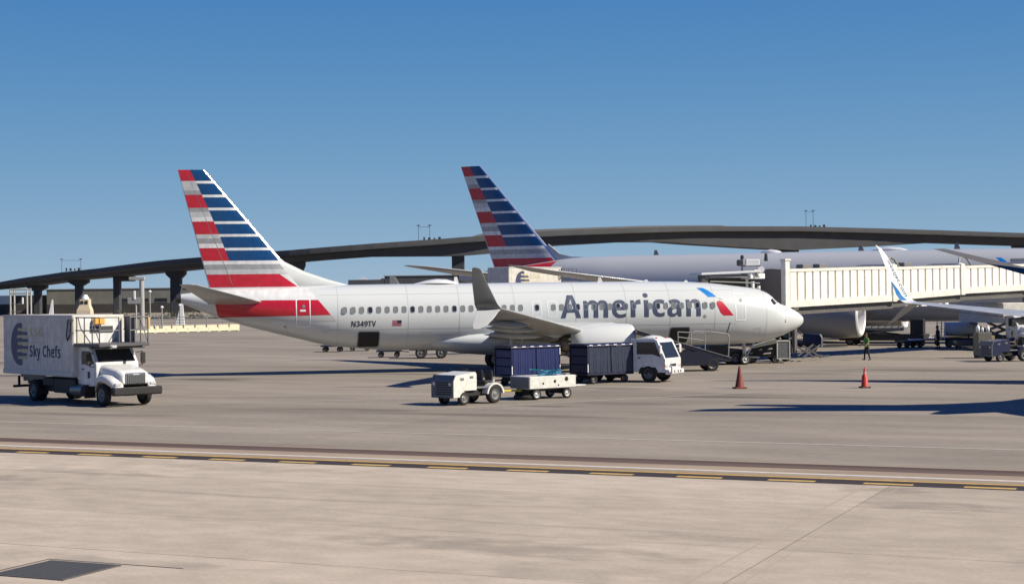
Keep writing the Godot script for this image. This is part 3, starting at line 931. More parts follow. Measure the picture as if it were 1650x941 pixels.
func catering_truck(label: String, at: Vector3, turn: float, lift: float, signed: bool, tall := 2.78) -> Node3D:
	var root := thing("catering_truck", label, "truck", at, turn, "high lift catering trucks")
	var white := mat("truck white", 0.74, 0.75, 0.75, 0.35, 0.0, 0.35, 0.4)
	var body := mat("box body", 0.66, 0.63, 0.57, 0.5, 0.0, 0.25)
	var black := mat("chassis black", 0.02, 0.02, 0.021, 0.6, 0.1, 0.5)
	var steel := mat("rail steel", 0.16, 0.165, 0.17, 0.5, 0.4)
	var glass := mat("vehicle glass", 0.02, 0.024, 0.028, 0.05)
	# bonnet with rounded wings
	var st := new_st()
	var rings := []
	for q in [[0.98, 1.0, 1.4, 0.62, 0.08], [0.9, 0.95, 1.5, 0.7, 0.12], [0.5, 0.95, 1.62, 0.74, 0.14], [0.0, 0.95, 1.72, 0.8, 0.16], [-0.55, 0.95, 1.84, 0.88, 0.16]]:
		var r := []
		for p in round_rect(Vector2(0, (q[1] + q[2]) / 2), q[3] * 2, q[2] - q[1], q[4] * 1.4, 4):
			r.append(Vector3(q[0], p.y, p.x))
		rings.append(r)
	loft(st, rings, 1, true)
	var hood := put("bonnet", st, white, root)
	for s in [1.0, -1.0]:
		var ws := new_st()
		var wr := []
		for q in [[-0.82, 0.92, 0.98], [-0.6, 1.18, 1.06], [-0.35, 1.32, 1.12], [0.0, 1.38, 1.16], [0.4, 1.33, 1.16], [0.75, 1.2, 1.12], [0.98, 1.02, 1.02], [1.02, 0.82, 0.98]]:
			wr.append([Vector3(q[0], q[1] - 0.02, 0.6 * s), Vector3(q[0], q[1] + 0.03, 0.75 * s), Vector3(q[0], q[1], q[2] * 0.94 * s), Vector3(q[0], q[1] - 0.12, q[2] * s), Vector3(q[0], q[1] - 0.3, q[2] * s), Vector3(q[0], q[1] - 0.28, (q[2] - 0.05) * s), Vector3(q[0], q[1] - 0.1, 0.6 * s)])
		loft(ws, wr, 1, true)
		var wing := put("front_wing", ws, white, root)
		var hs := new_st()
		box(hs, Vector3(0.98, 0.98, 0.86 * s), Vector3(0.12, 0.15, 0.3), 0.03)
		put("headlight", hs, mat("lamp glass", 0.62, 0.63, 0.64, 0.1, 0.3), wing)
		var ms := new_st()
		tube(ms, [Vector3(-0.75, 2.3, 1.05 * s), Vector3(-0.65, 2.35, 1.32 * s), Vector3(-0.65, 1.75, 1.32 * s), Vector3(-0.75, 1.7, 1.05 * s)], 0.02, 6)
		box(ms, Vector3(-0.66, 2.05, 1.34 * s), Vector3(0.08, 0.5, 0.24), 0.03)
		put("mirror", ms, black, root)
	var gs := new_st()
	box(gs, Vector3(1.0, 1.22, 0), Vector3(0.08, 0.5, 0.98), 0.05)
	var grille := put("grille", gs, mat("grille chrome", 0.42, 0.44, 0.46, 0.25, 0.8), root)
	for k in 9:
		var b := new_st()
		box(b, Vector3(1.043, 1.2, -0.4 + k * 0.1), Vector3(0.02, 0.4, 0.055), 0.008)
		put("bar", b, black, grille)
	var em := new_st()
	box(em, Vector3(1.05, 1.4, 0), Vector3(0.03, 0.06, 0.34), 0.01)
	put("badge", em, mat("lamp glass", 0.62, 0.63, 0.64), grille)
	# cab
	var cs := new_st()
	var prof := [Vector2(-0.5, 1.0), Vector2(-0.55, 1.85), Vector2(-1.05, 2.5), Vector2(-1.25, 2.6), Vector2(-2.25, 2.6), Vector2(-2.3, 2.5), Vector2(-2.3, 0.85), Vector2(-0.9, 0.85)]
	var cr := []
	for q in [[-1.05, 0.05], [-1.0, 0.0], [1.0, 0.0], [1.05, 0.05]]:
		var r := []
		for p in prof:
			r.append(Vector3(p.x, p.y, q[0]) + Vector3(signf(-1.5 - p.x) * q[1] * 0.5, -q[1] if p.y > 2.0 else 0.0, 0))
		cr.append(r)
	loft(cs, cr, FLAT, false)
	prism(cs, prof, -1.045, 1.045, Transform3D(Basis.IDENTITY.scaled(Vector3(0.985, 0.985, 1)), Vector3(-0.02, 0.015, 0)))
	var cab := put("cab", cs, white, root)
	var wn := new_st()
	facet(wn, [Vector3(-0.585, 1.93, -0.92), Vector3(-0.585, 1.93, 0.92), Vector3(-1.0, 2.47, 0.86), Vector3(-1.0, 2.47, -0.86)], Vector3(1, 0.6, 0))
	put("windscreen", wn, glass, cab)
	for s in [1.0, -1.0]:
		var sw := new_st()
		prism(sw, [Vector2(-0.75, 1.85), Vector2(-1.12, 2.4), Vector2(-1.85, 2.4), Vector2(-1.85, 1.8)], 1.046 * s, 1.06 * s)
		put("side_window", sw, glass, cab)
		var dr := new_st()
		prism(dr, [Vector2(-0.72, 0.9), Vector2(-0.7, 1.78), Vector2(-1.9, 1.74), Vector2(-1.9, 0.9)], 1.045 * s, 1.065 * s)
		var door := put("door", dr, white, cab)
		var hd := new_st()
		box(hd, Vector3(-1.72, 1.6, 1.075 * s), Vector3(0.2, 0.05, 0.03), 0.01)
		put("handle", hd, black, door)
		if s > 0:
			var pl := new_st()
			box(pl, Vector3(-1.2, 1.35, 1.068), Vector3(0.22, 0.3, 0.006), 0.0)
			put("door_badge", pl, mat("sign navy", 0.035, 0.045, 0.1), door)
		var tk := new_st()
		cyl(tk, Vector3(-1.6, 0.65, 1.0 * s), Vector3(-2.6, 0.65, 1.0 * s), 0.28)
		put("fuel_tank", tk, mat("tank metal", 0.25, 0.25, 0.24, 0.4, 0.6), root)
	var bs := new_st()
	box(bs, Vector3(1.12, 0.68, 0), Vector3(0.28, 0.36, 2.42), 0.06)
	put("bumper", bs, black, root)
	# chassis, scissor legs and wheels
	var ch := new_st()
	for s in [0.45, -0.45]:
		box(ch, Vector3(-3.7, 0.85, s), Vector3(9.0, 0.24, 0.12), 0.01)
	box(ch, Vector3(-4.2, 0.72, 0), Vector3(3.2, 0.5, 1.8), 0.03)
	for s in [1.0, -1.0]:
		box(ch, Vector3(-3.2, 0.8, 0.98 * s), Vector3(2.0, 0.66, 0.5), 0.03)
		box(ch, Vector3(-4.75, 0.95, 1.0 * s), Vector3(1.0, 0.36, 0.45), 0.03)
	box(ch, Vector3(-8.4, 0.62, 0), Vector3(0.12, 0.12, 2.3), 0.02)
	for s in [1.0, -1.0]:
		box(ch, Vector3(-8.3, 0.85, 0.9 * s), Vector3(0.1, 0.5, 0.1), 0.01)
	put("chassis", ch, black, root)
	for s in [0.75, -0.75]:
		for q in [[-3.0, -8.2], [-8.2, -3.0]]:
			var lg := new_st()
			bar(lg, Vector3(q[0], 0.95, s + (0.06 if q[0] > -5 else -0.06)), Vector3(q[1], 1.15 + lift, s + (0.06 if q[0] > -5 else -0.06)), 0.1, 0.18)
			put("scissor_leg", lg, steel, root)
	for s in [1.0, -1.0]:
		wheel(root, Vector3(0, 0.5, 1.0 * s), 0.5, 0.28, mat("wheel rim grey", 0.14, 0.14, 0.14, 0.45, 0.4))
		for d in [0.78, 1.08]:
			wheel(root, Vector3(-6.3, 0.5, d * s), 0.5, 0.26, mat("wheel rim grey", 0.3, 0.3, 0.3))
		for x in [-1.25, -5.7]:
			var mf := new_st()
			box(mf, Vector3(x - 0.02, 0.62, 0.98 * s), Vector3(0.05, 0.6, 0.55), 0.01)
			put("mudflap", mf, black, root)
	# the box
	var y0 := 1.22 + lift
	var bx := new_st()
	box(bx, Vector3(-5.65, y0 + tall / 2, 0), Vector3(6.9, tall, 2.6), 0.05)
	var bn := put("box_body", bx, body, root)
	var tr := new_st()
	box(tr, Vector3(-5.65, y0 + 0.12, 1.31), Vector3(6.9, 0.22, 0.03), 0.008)
	box(tr, Vector3(-5.65, y0 + tall - 0.04, 1.31), Vector3(6.9, 0.1, 0.03), 0.008)
	put("side_rail", tr, mat("box rail", 0.5, 0.49, 0.47, 0.5, 0.2), bn)
	for k in 10:
		var rv := new_st()
		box(rv, Vector3(-8.75 + k * 0.69, y0 + tall / 2 + 0.07, 1.302), Vector3(0.025, tall - 0.34, 0.008), 0.0)
		put("panel_seam", rv, mat("box seam", 0.45, 0.46, 0.47, 0.5), bn)
	if tall < 2.0:
		return root
	var hose := new_st()
	tube(hose, [Vector3(-2.5, y0 + 2.6, 1.36), Vector3(-2.62, y0 + 1.9, 1.38), Vector3(-2.5, y0 + 1.65, 1.4), Vector3(-2.3, y0 + 1.9, 1.38), Vector3(-2.25, y0 + 2.6, 1.36)], 0.03, 6)
	put("hose", hose, black, bn)
	# white plate shaped as the wall's sunlit part, dark hatch, orange beacon box
	var fp := new_st()
	prism(fp, [Vector2(-1.02, y0 + 2.68), Vector2(1.1, y0 + 2.68), Vector2(1.0, y0 + 1.9), Vector2(0.35, y0 + 1.35), Vector2(-0.3, y0 + 1.35), Vector2(-0.9, y0 + 2.2)], 0.0, 0.04, Transform3D(Basis(Vector3(0, 0, -1), Vector3(0, 1, 0), Vector3(1, 0, 0)), Vector3(-2.2, 0, 0)))
	put("sunlit_wall_plate", fp, white, bn)
	var ht := new_st()
	box(ht, Vector3(-2.15, y0 + 2.12, -0.1), Vector3(0.02, 0.3, 1.15), 0.0)
	put("hatch", ht, mat("hatch dark", 0.05, 0.05, 0.055, 0.5), bn)
	var bc := new_st()
	box(bc, Vector3(-2.0, y0 + 2.5, 0.1), Vector3(0.2, 0.3, 0.5), 0.03)
	put("beacon_box", bc, mat("amber box", 0.72, 0.36, 0.06, 0.5), bn)
	# loading platform over the cab with its guard rails
	var pf := new_st()
	box(pf, Vector3(-1.05, y0 + 1.46, 0), Vector3(2.3, 0.14, 2.5), 0.02)
	for s in [0.8, -0.8]:
		cyl(pf, Vector3(-2.0, y0 + 1.36, s), Vector3(0.35, y0 + 1.36, s), 0.07)
	var plat := put("platform", pf, mat("platform grey", 0.1, 0.1, 0.105, 0.5, 0.3), root)
	var ctl := new_st()
	box(ctl, Vector3(0.06, y0 + 1.4, 0.55), Vector3(0.1, 0.14, 0.34), 0.02)
	put("work_light", ctl, mat("lamp glass", 0.62, 0.63, 0.64), plat)
	for s in [1.2, -1.2]:
		for x in [-2.0, -1.3, -0.6, 0.05]:
			var ps := new_st()
			cyl(ps, Vector3(x, y0 + 1.5, s), Vector3(x, y0 + 2.68, s), 0.03, -1.0, 8)
			put("rail_post", ps, steel, plat)
		var rs := new_st()
		for y in [2.1, 2.68]:
			cyl(rs, Vector3(-2.1, y0 + y, s), Vector3(0.05, y0 + y, s), 0.026, -1.0, 8)
		put("guard_rail", rs, steel, plat)
		var gt := new_st()
		cyl(gt, Vector3(0.05, y0 + 1.55, s), Vector3(-0.6, y0 + 2.6, s), 0.024, -1.0, 6)
		put("brace", gt, steel, plat)
	var fr := new_st()
	for y in [2.1, 2.68]:
		cyl(fr, Vector3(0.05, y0 + y, -1.2), Vector3(0.05, y0 + y, -0.3), 0.026, -1.0, 8)
		cyl(fr, Vector3(0.05, y0 + y, 0.25), Vector3(0.05, y0 + y, 1.2), 0.026, -1.0, 8)
	for z in [-0.3, 0.25]:
		cyl(fr, Vector3(0.05, y0 + 1.5, z), Vector3(0.05, y0 + 2.68, z), 0.03, -1.0, 8)
	put("front_rail", fr, steel, plat)
	var rf := new_st()
	box(rf, Vector3(-1.6, y0 + 2.1, -1.23), Vector3(0.9, 1.15, 0.04), 0.01)
	put("wind_screen", rf, mat("platform grey", 0.1, 0.1, 0.105), plat)
	if signed:
		catering_sign(bn, -2.2, y0, 1.302)
	return root


func baggage_tug(label: String, at: Vector3, turn: float, paint: StandardMaterial3D, group := "baggage tractors") -> Node3D:
	var root := thing("baggage_tractor", label, "tractor", at, turn, group)
	var black := mat("chassis black", 0.02, 0.02, 0.021)
	var dark := mat("tug grey", 0.14, 0.145, 0.15, 0.5, 0.1, 0.8)
	# bonnet block with a sloping top
	var st := new_st()
	prism(st, [Vector2(1.25, 0.35), Vector2(1.25, 1.05), Vector2(1.12, 1.28), Vector2(-0.02, 1.4), Vector2(-0.1, 1.3), Vector2(-0.1, 0.62), Vector2(0.62, 0.62), Vector2(0.72, 0.35)], -0.68, 0.68)
	var body := put("bonnet", st, paint, root)
	var fr := new_st()
	prism(fr, [Vector2(1.252, 0.32), Vector2(1.29, 0.34), Vector2(1.29, 1.05), Vector2(1.15, 1.3), Vector2(1.12, 1.29), Vector2(1.252, 1.05)], -0.69, 0.69)
	put("front_plate", fr, dark, root)
	for k in 6:
		var b := new_st()
		box(b, Vector3(1.3, 0.48 + k * 0.1, -0.1), Vector3(0.03, 0.04, 0.95), 0.01)
		put("louvre", b, black, body)
	for z in [0.5, -0.5]:
		var l := new_st()
		cyl(l, Vector3(1.28, 0.92, z), Vector3(1.315, 0.92, z), 0.08)
		put("headlight", l, mat("lamp glass", 0.62, 0.63, 0.64), body)
	for q in [[0.75, 1.34, 0.14], [0.2, 1.4, 0.1]]:
		var v := new_st()
		box(v, Vector3(q[0], q[1] - 0.22, -0.69), Vector3(0.2, 0.1, 0.02), 0.005)
		put("label_plate", v, dark, body)
	var en := new_st()
	box(en, Vector3(0.2, 0.5, 0), Vector3(1.1, 0.3, 1.1), 0.03)
	box(en, Vector3(-0.75, 0.5, 0), Vector3(1.3, 0.32, 0.9), 0.03)
	put("chassis", en, black, root)
	var fl := new_st()
	box(fl, Vector3(-0.5, 0.7, 0), Vector3(0.8, 0.08, 1.3), 0.02)
	box(fl, Vector3(-1.35, 0.72, 0), Vector3(0.55, 0.3, 0.7), 0.03)
	put("footwell", fl, dark, root)
	var se := new_st()
	box(se, Vector3(-0.95, 0.92, 0.3), Vector3(0.45, 0.14, 0.45), 0.04)
	box(se, Vector3(-1.2, 1.18, 0.3), Vector3(0.12, 0.46, 0.45), 0.04)
	box(se, Vector3(-0.95, 0.92, -0.3), Vector3(0.45, 0.14, 0.45), 0.04)
	box(se, Vector3(-1.2, 1.18, -0.3), Vector3(0.12, 0.46, 0.45), 0.04)
	put("seat", se, black, root)
	var sw := new_st()
	cyl(sw, Vector3(-0.1, 1.1, 0.3), Vector3(-0.38, 1.42, 0.3), 0.025)
	lathe(sw, Vector3(-0.38, 1.42, 0.3), Vector3(-0.66, 0.75, 0).normalized(), [[-0.02, 0.17], [0.0, 0.19], [0.02, 0.17], [0.0, 0.15], [-0.02, 0.17]], 18)
	put("steering_wheel", sw, black, root)
	for s in [1.0, -1.0]:
		var fd := new_st()
		var arc := []
		var inner := []
		for i in 11:
			var a := PI * (0.02 + 0.96 * i / 10.0)
			arc.append(Vector2(-1.1 + cos(a) * 0.52, 0.4 + sin(a) * 0.5))
			inner.append(Vector2(-1.1 + cos(a) * 0.44, 0.4 + sin(a) * 0.42))
		inner.reverse()
		prism(fd, arc + inner, 0.5 * s, 0.84 * s)
		put("mudguard", fd, paint, root)
		var lm := new_st()
		box(lm, Vector3(-1.1, 0.97, 0.68 * s), Vector3(0.1, 0.12, 0.1), 0.02)
		put("lamp", lm, mat("lamp glass", 0.62, 0.63, 0.64), root)
		wheel(root, Vector3(0.62, 0.29, 0.6 * s), 0.29, 0.2, dark)
		wheel(root, Vector3(-1.1, 0.39, 0.68 * s), 0.39, 0.28, dark)
	return root


func curtain_cart(label: String, at: Vector3, turn: float, deep: bool) -> Node3D:
	var root := thing("baggage_cart", label, "cart", at, turn, "covered blue baggage carts")
	var navy := mat("curtain deep blue", 0.008, 0.018, 0.105, 0.5, 0.0, 0.5) if deep else mat("curtain slate", 0.03, 0.039, 0.075, 0.45, 0.0, 0.5)
	var frame := mat("cart frame", 0.025, 0.027, 0.06, 0.45, 0.3)
	var white := mat("cart trim", 0.75, 0.75, 0.75, 0.4)
	var st := new_st()
	box(st, Vector3(0, 0.5, 0), Vector3(3.0, 0.12, 1.6), 0.02)
	put("deck", st, frame, root)
	var rf := new_st()
	var rr := []
	for x in [-1.53, 1.53]:
		var r := []
		for i in 13:
			var a := PI * i / 12.0
			r.append(Vector3(x, 1.98 + sin(a) * 0.1, cos(a) * 0.84))
		r.append(Vector3(x, 1.93, -0.84))
		r.append(Vector3(x, 1.93, 0.84))
		rr.append(r)
	loft(rf, rr, 1, true)
	put("roof", rf, frame, root)
	for k in 6:
		var tb := new_st()
		box(tb, Vector3(-1.3 + k * 0.52, 2.0, -0.845), Vector3(0.22, 0.05, 0.02), 0.006)
		put("roof_clip", tb, white, root)
	for x in [-1.48, 1.48]:
		for z in [-0.78, 0.78]:
			var p := new_st()
			box(p, Vector3(x, 1.24, z), Vector3(0.06, 1.4, 0.06), 0.01)
			var po := put("corner_post", p, frame, root)
			var tm := new_st()
			box(tm, Vector3(x, 0.82, z * 1.05), Vector3(0.05, 0.42, 0.02), 0.005)
			put("reflector", tm, white, po)
			if x < 0:
				var tm2 := new_st()
				box(tm2, Vector3(x, 1.72, z * 1.05), Vector3(0.05, 0.34, 0.02), 0.005)
				put("reflector", tm2, white, po)
	# curtains hang in folds
	for s in [1.0, -1.0]:
		for half in [-1.0, 1.0]:
			var c := new_st()
			var top := []
			var low := []
			for i in 33:
				var x: float = half * (0.03 + 1.4 * i / 32.0)
				var w := sin(i * 1.9 + half) * 0.018 + sin(i * 0.7) * 0.012
				top.append(Vector3(x, 1.92, (0.79 + w * 0.4) * s))
				low.append(Vector3(x, 0.58, (0.8 + w * 1.6) * s))
			var mid := []
			for i in 33:
				mid.append((top[i] + low[i]) / 2.0 + Vector3(0, 0, sin(i * 1.1) * 0.008))
			loft(c, [top, mid, low], 1, false, false)
			put("curtain", c, navy, root)
	for x in [-1.45, 1.45]:
		for k in 3:
			var e := new_st()
			box(e, Vector3(x, 0.79 + k * 0.43, 0), Vector3(0.04, 0.4, 1.5), 0.015)
			put("end_panel", e, navy, root)
	for x in [-1.0, 1.0]:
		for z in [-0.62, 0.62]:
			wheel(root, Vector3(x, 0.22, z), 0.22, 0.14, mat("wheel rim grey", 0.3, 0.3, 0.3))
		var ax := new_st()
		box(ax, Vector3(x, 0.32, 0), Vector3(0.2, 0.2, 1.1), 0.02)
		put("axle", ax, mat("chassis black", 0.02, 0.02, 0.021), root)
	var tb2 := new_st()
	bar(tb2, Vector3(1.0, 0.35, 0), Vector3(2.15, 0.3, 0), 0.07, 0.07)
	put("drawbar", tb2, frame, root)
	return root


func box_trailer() -> void:
	var root := thing("equipment_trailer", "low white box trailer hitched behind the white baggage tractor", "trailer", Vector3(1.35, 0, -72.6), PI + 0.62)
	var white := mat("tug white", 0.74, 0.735, 0.69, 0.4, 0.0, 0.5, 0.2)
	var black := mat("chassis black", 0.02, 0.02, 0.021)
	var st := new_st()
	box(st, Vector3(0, 0.76, 0), Vector3(2.6, 0.56, 1.5), 0.03)
	var b := put("box", st, white, root)
	for q in [[0.55, 0.72, 0.05], [-0.1, 0.8, 0.07], [-0.75, 0.88, 0.1], [-0.3, 0.62, 0.04]]:
		var h := new_st()
		cyl(h, Vector3(q[0], q[1], -0.752), Vector3(q[0], q[1], -0.76), q[2])
		put("port", h, black, b)
	var rim := new_st()
	box(rim, Vector3(-1.6, 0.55, -0.45), Vector3(0.6, 0.06, 0.5), 0.02)
	put("step", rim, white, root)
	var en := new_st()
	box(en, Vector3(1.31, 0.76, 0), Vector3(0.03, 0.5, 1.42), 0.01)
	put("end_door", en, mat("tug grey", 0.14, 0.145, 0.15), root)
	var ch := new_st()
	box(ch, Vector3(0, 0.42, 0), Vector3(2.3, 0.1, 0.9), 0.01)
	for x in [-0.85, 0.85]:
		box(ch, Vector3(x, 0.28, 0), Vector3(0.16, 0.16, 1.1), 0.02)
	put("chassis", ch, black, root)
	for x in [-0.85, 0.85]:
		for z in [-0.62, 0.62]:
			wheel(root, Vector3(x, 0.24, z), 0.24, 0.16, mat("gear rim", 0.45, 0.45, 0.44))
	var db := new_st()
	bar(db, Vector3(1.2, 0.4, 0), Vector3(2.4, 0.45, 0.1), 0.09, 0.08)
	put("drawbar", db, mat("safety yellow", 0.62, 0.48, 0.05, 0.5), root)
	var tire := new_st()
	lathe(tire, Vector3(1.05, 0.12, -0.1), Vector3(0, 1, 0), [[-0.1, 0.3], [-0.1, 0.5], [0, 0.56], [0.1, 0.5], [0.1, 0.3], [-0.1, 0.3]], 24)
	put("spare_tyre", tire, mat("tyre rubber", 0.022, 0.021, 0.021), root)
	for k in 4:
		var hs := new_st()
		var pts := []
		for i in 15:
			var t := i / 14.0
			pts.append(Vector3(-0.95 + 1.5 * t, 1.07 + 0.06 * k + 0.05 * sin(t * 5.0 + k), -0.45 + 0.2 * k + 0.14 * sin(t * 9.0 + k * 1.7)))
		tube(hs, pts, 0.035, 6)
		var o := put("coiled_hose", hs, mat("hose teal", 0.008, 0.17, 0.22, 0.45) if k % 2 else mat("hose blue", 0.015, 0.07, 0.2, 0.45), self)
		o.transform = root.transform
		tag(o, ["teal hose lying nearest the camera on the white trailer", "pale blue hose coiled along the trailer's near edge", "teal hose in the middle of the coil on the trailer", "blue hose at the far side of the trailer's coil"][k], "hose", "hoses coiled on the white trailer")


func cab_over_truck() -> void:
	var root := thing("cab_over_truck", "small white cab over truck with a flat bed in front of the airliner", "truck", Vector3(7.5, 0, -84.9), deg_to_rad(-31))
	root.scale = Vector3(1.03, 1.06, 1.03)
	var white := mat("truck white", 0.74, 0.75, 0.75)
	var black := mat("chassis black", 0.02, 0.02, 0.021)
	var glass := mat("vehicle glass", 0.02, 0.024, 0.028)
	var prof := [Vector2(0.98, 0.5), Vector2(1.0, 1.12), Vector2(0.55, 2.05), Vector2(0.4, 2.14), Vector2(-0.72, 2.14), Vector2(-0.78, 2.05), Vector2(-0.78, 0.5)]
	var st := new_st()
	prism(st, prof, -0.93, 0.93)
	var cab := put("cab", st, white, root)
	var ws := new_st()
	facet(ws, [Vector3(0.968, 1.2, -0.8), Vector3(0.968, 1.2, 0.8), Vector3(0.6, 1.96, 0.74), Vector3(0.6, 1.96, -0.74)], Vector3(1, 0.5, 0))
	put("windscreen", ws, glass, cab)
	for s in [1.0, -1.0]:
		var dr := new_st()
		prism(dr, [Vector2(0.78, 0.75), Vector2(0.78, 1.2), Vector2(-0.62, 1.32), Vector2(-0.62, 0.75)], 0.93 * s, 0.945 * s)
		var door := put("door", dr, white, cab)
		var hd := new_st()
		box(hd, Vector3(-0.45, 1.2, 0.955 * s), Vector3(0.16, 0.05, 0.03), 0.01)
		put("handle", hd, black, door)
		var sw := new_st()
		prism(sw, [Vector2(0.76, 1.25), Vector2(0.42, 1.98), Vector2(-0.58, 1.98), Vector2(-0.58, 1.38), Vector2(0.3, 1.38)], 0.931 * s, 0.95 * s)
		put("side_window", sw, glass, cab)
		var m := new_st()
		tube(m, [Vector3(0.7, 1.8, 0.95 * s), Vector3(0.85, 1.85, 1.15 * s), Vector3(0.85, 1.4, 1.15 * s)], 0.02, 6)
		box(m, Vector3(0.86, 1.62, 1.15 * s), Vector3(0.08, 0.42, 0.2), 0.03)
		put("mirror", m, white, root)
		var hl := new_st()
		box(hl, Vector3(0.985, 0.8, 0.72 * s), Vector3(0.06, 0.16, 0.3), 0.02)
		put("headlight", hl, mat("lamp glass", 0.62, 0.63, 0.64), cab)
		var ind := new_st()
		box(ind, Vector3(0.96, 0.82, 0.9 * s), Vector3(0.08, 0.14, 0.08), 0.02)
		put("indicator", ind, mat("indicator orange", 0.6, 0.16, 0.05, 0.3), cab)
		wheel(root, Vector3(0.05, 0.42, 0.84 * s), 0.42, 0.24, mat("wheel rim grey", 0.3, 0.3, 0.3))
		wheel(root, Vector3(-3.0, 0.42, 0.84 * s), 0.42, 0.3, mat("wheel rim grey", 0.3, 0.3, 0.3))
		var ar := new_st()
		var poly := []
		for i in 9:
			var a := PI * i / 8.0
			poly.append(Vector2(0.05 + cos(a) * 0.55, 0.42 + sin(a) * 0.5))
		prism(ar, poly, 0.932 * s, 0.938 * s)
		put("wheel_arch", ar, black, cab)
	var gr := new_st()
	box(gr, Vector3(1.0, 0.84, 0), Vector3(0.03, 0.12, 0.7), 0.01)
	put("grille", gr, black, cab)
	var bp := new_st()
	box(bp, Vector3(1.08, 0.52, 0), Vector3(0.2, 0.24, 1.9), 0.04)
	var bo := put("bumper", bp, white, root)
	for z in [-0.5, -0.2, 0.2, 0.5]:
		var sl := new_st()
		box(sl, Vector3(1.183, 0.53, z), Vector3(0.012, 0.12, 0.1), 0.0)
		put("bumper_slot", sl, black, bo)
	var hp := new_st()
	tube(hp, [Vector3(1.15, 0.45, 0.85), Vector3(1.32, 0.5, 0.85), Vector3(1.34, 0.78, 0.85), Vector3(1.2, 0.82, 0.85)], 0.05, 8)
	put("bumper_guard", hp, white, bo)
	var lb := new_st()
	var lr := []
	for q in [[0.3, 0.02], [0.15, 0.14], [-0.2, 0.17], [-0.5, 0.1], [-0.6, 0.02]]:
		var r := []
		for i in 10:
			var a := PI * i / 9.0
			r.append(Vector3(q[0], 2.13 + sin(a) * q[1], cos(a) * 0.6))
		lr.append(r)
	loft(lb, lr, 1, true)
	put("roof_fairing", lb, white, cab)
	for z in [-0.6, 0.6]:
		var ml := new_st()
		box(ml, Vector3(0.36, 2.17, z), Vector3(0.08, 0.07, 0.12), 0.02)
		put("marker_lamp", ml, mat("lamp red", 0.5, 0.03, 0.02, 0.3), cab)
	var ch := new_st()
	box(ch, Vector3(-2.2, 0.62, 0), Vector3(3.6, 0.2, 0.8), 0.02)
	box(ch, Vector3(-1.3, 0.72, 0.7), Vector3(0.6, 0.5, 0.4), 0.03)
	put("chassis", ch, black, root)
	var bd := new_st()
	box(bd, Vector3(-2.5, 0.88, 0), Vector3(3.3, 0.12, 2.0), 0.02)
	put("flat_bed", bd, black, root)
	var hb := new_st()
	for z in [-0.9, -0.45, 0.0, 0.45, 0.9]:
		box(hb, Vector3(-0.95, 1.5, z), Vector3(0.06, 1.2, 0.06), 0.01)
	for y in [1.3, 1.7, 2.1]:
		box(hb, Vector3(-0.95, y, 0), Vector3(0.07, 0.06, 1.9), 0.01)
	put("headboard", hb, mat("rail steel", 0.16, 0.165, 0.17), root)


